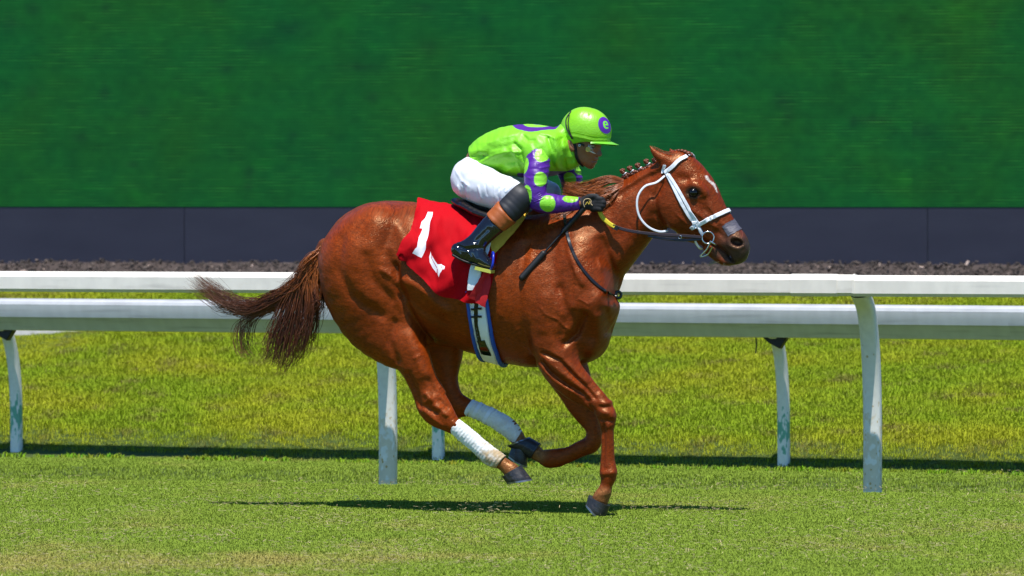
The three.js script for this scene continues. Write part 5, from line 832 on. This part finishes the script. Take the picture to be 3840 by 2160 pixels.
// riding crop
{
  const g = framed('riding_crop', 'black riding crop held in the jockey\'s gloved hand', 'riding crop', P(1955, 1040, 0.27));
  const A = V(...P(2222, 745, 0.15)), B = V(...P(1956, 1042, 0.275)), at = t => A.clone().lerp(B, t), seg = (t0, t1, r0, r1, m) => { const a = at(t0), b = at(t1), c = new THREE.CylinderGeometry(r1, r0, a.distanceTo(b), 16, 1); c.applyQuaternion(new THREE.Quaternion().setFromUnitVectors(V(0, 1, 0), b.clone().sub(a).normalize())); c.translate(...a.clone().add(b).multiplyScalar(0.5).toArray()); return c; };
  part(g, 'shaft', seg(0, 0.99, 0.006, 0.005), M.black); const hd = []; for (let i = 0; i < 16; i++) hd.push(seg(i * 0.024 + 0.03, i * 0.024 + 0.054, 0.0155, 0.013)); part(g, 'grip', mergeGeometries(hd), M.black);
  part(g, 'collar', seg(0.415, 0.44, 0.0095, 0.0085), M2.leather); part(g, 'flap', new THREE.CapsuleGeometry(0.0165, A.distanceTo(B) * 0.30, 6, 16).applyQuaternion(new THREE.Quaternion().setFromUnitVectors(V(0, 1, 0), B.clone().sub(A).normalize())).translate(...at(0.845).toArray()), mat(0x161618, { roughness: 0.55 }));
}

// ------------------------------------------------------------------ grass
function tuft(seed, n, spread, h, wid, lean) {
  const r = rng(seed), pos = [], ind = [], nor = [];
  for (let i = 0; i < n; i++) {
    const a = r() * 6.283, d = Math.sqrt(r()) * spread, x = Math.cos(a) * d, z = Math.sin(a) * d, b = r() * 6.283, L = h * (0.55 + 0.6 * r()), w = wid * (0.6 + 0.6 * r()), l = lean * (0.2 + r()) * L, dx = Math.cos(b), dz = Math.sin(b), o = pos.length / 3;
    const px = -dz * w / 2, pz = dx * w / 2;
    pos.push(x - px, -0.01, z - pz, x + px, -0.01, z + pz, x - px * 0.8 + dx * l * 0.4, L * 0.55, z - pz * 0.8 + dz * l * 0.4, x + px * 0.8 + dx * l * 0.4, L * 0.55, z + pz * 0.8 + dz * l * 0.4, x + dx * l, L * (0.95 - 0.3 * lean), z + dz * l);
    ind.push(o, o + 1, o + 2, o + 1, o + 3, o + 2, o + 2, o + 3, o + 4);
    for (let q = 0; q < 5; q++) { const nn = V(-dx * 0.5 + (r() - 0.5) * 0.3, 0.85, -dz * 0.5).normalize(); nor.push(nn.x, nn.y, nn.z); }
  }
  const g = new THREE.BufferGeometry(); g.setAttribute('position', new THREE.Float32BufferAttribute(pos, 3)); g.setAttribute('normal', new THREE.Float32BufferAttribute(nor, 3)); g.setIndex(ind); return g;
}
function scatter(name, label, geo, material, count, place, seed) {
  const im = new THREE.InstancedMesh(geo, material, count), r = rng(seed), q = new THREE.Object3D(), c = new THREE.Color(); let k = 0, tries = 0;
  while (k < count && tries++ < count * 6) { const s = place(r); if (!s) continue; q.position.set(s.x, groundY(s.x, s.z) + (s.dy || 0), s.z); q.rotation.set(s.rx || 0, r() * 6.283, s.rz || 0); q.scale.set(s.s, s.s * (s.sy || 1), s.s); q.updateMatrix(); im.setMatrixAt(k, q.matrix); im.setColorAt(k, c.setRGB(...s.c)); k++; }
  im.count = k; im.name = name; im.castShadow = im.receiveShadow = true; im.userData = { kind: 'stuff', label, category: 'grass' }; scene.add(im);
}
{
  const leaf = mat(0xffffff, { roughness: 0.8, transmission: 0.25, thickness: 0, ior: 1.3, specularIntensity: 0.15 });
  const halfW = z => (CAM.z - z) * 0.1024 + 0.9;
  // mown track turf, patchy with straw-coloured areas
  const turfCol = (x, z, r) => {
    const p = fbm(x * 0.8, z * 0.45, 3) * 0.6 + 0.25 * fbm(x * 3.1, z * 1.6, 5), dry = sstep(0.05, 0.75, p + 0.22 * (r() - 0.5) + sstep(-1.6, 3.0, z) * 0.14 - 0.04), b = 0.8 + 0.4 * r();
    return [lerp(0.232, 0.38, dry) * b, lerp(0.325, 0.335, dry) * b, lerp(0.040, 0.095, dry) * b];
  };
  for (let v = 0; v < 3; v++) scatter('track_turf', 'short mown green turf of the race track', tuft(100 + v, 20, 0.055, 0.017, 0.0032, 1.2), leaf, 30000,
    r => { const z = lerp(4.6, -5.6, r()), x = (r() * 2 - 1) * halfW(z); if (z < zF(x) - 0.03) return null; return { x, z, s: 0.8 + 0.5 * r(), sy: 0.8 + 0.4 * r(), c: turfCol(x, z, r) }; }, 200 + v);
  // straw clippings lying on the turf
  const sb = new THREE.BoxGeometry(0.03, 0.0016, 0.0022); sb.translate(0, 0.060, 0);
  scatter('straw_clippings', 'dry straw clippings strewn over the track turf', sb, mat(0xffffff, { roughness: 0.9 }), 9000,
    r => { const z = lerp(4.6, -3.6, r()), x = (r() * 2 - 1) * halfW(z); const f = fbm(x * 1.3, z * 0.9, 9) + 0.5 * fbm(x * 5, z * 4, 2) + 0.25 * sstep(-2, 2, z); if (f < -0.25 + 0.8 * r()) return null; const b = 0.7 + 0.5 * r(); return { x, z, s: 0.35 + 0.55 * r(), rx: (r() - 0.5) * 0.5, rz: (r() - 0.5) * 0.5, dy: -0.008 * r(), c: [0.58 * b, 0.46 * b, 0.23 * b] }; }, 300);
  // longer yellow-green grass on the bank
  const bankCol = (x, z, r) => {
    const p = fbm(x * 1.1, z * 0.8, 13), q = fbm(x * 5, z * 3.4, 17), b = 0.75 + 0.5 * r(), y = sstep(-0.5, 0.6, p), br = sstep(0.15, 0.75, q + 0.4 * (r() - 0.5));
    let c = [lerp(0.24, 0.34, y), lerp(0.34, 0.37, y), lerp(0.018, 0.022, y)]; c = c.map((k, i) => lerp(k, [0.20, 0.16, 0.06][i], br * 0.75)); return c.map(k => k * b);
  };
  for (let v = 0; v < 3; v++) scatter('bank_grass', 'longer yellow-green grass on the bank behind the rails', tuft(140 + v, 16, 0.07, 0.038, 0.0042, 1.1), leaf, 32000,
    r => { const u = r(), x0 = r() * 2 - 1, z0 = lerp(-3.4, -12.6, u), x = x0 * halfW(z0); if (z0 > zF(x) - 0.02 || z0 < zW(x) + 1.05) return null; const zs = -10.32 - (x + 2.96) * 0.2; if (x < -2.93 && z0 < zs + 0.10 && z0 > zs - 1) return null; return { x, z: z0, s: (0.7 + 0.6 * r()) * (x < -2.93 && Math.abs(z0 - zs - 0.5) < 0.5 ? 0.55 : 1) * (0.55 + 0.45 * sstep(0.1, 0.6, zF(x) - z0)), sy: 0.6 + 0.7 * r(), c: bankCol(x, z0, r) }; }, 400 + v);
  // weeds along the far rail's foot
  scatter('rail_weeds', 'bright little weeds growing along the foot of the lower rail', tuft(180, 10, 0.05, 0.06, 0.012, 0.8), leaf, 350,
    r => { const x = (r() * 2 - 1) * 4.2, z = zF(x) + 0.18 + 0.14 * r(); if (fbm(x * 3, 1, 1) + 0.4 * r() < 0.1) return null; return { x, z, s: 0.35 + 0.5 * r(), c: [0.2, 0.33, 0.02].map(k => k * (0.7 + 0.5 * r())) }; }, 500);
}
scene.updateMatrixWorld(true);
renderer.render(scene, camera);
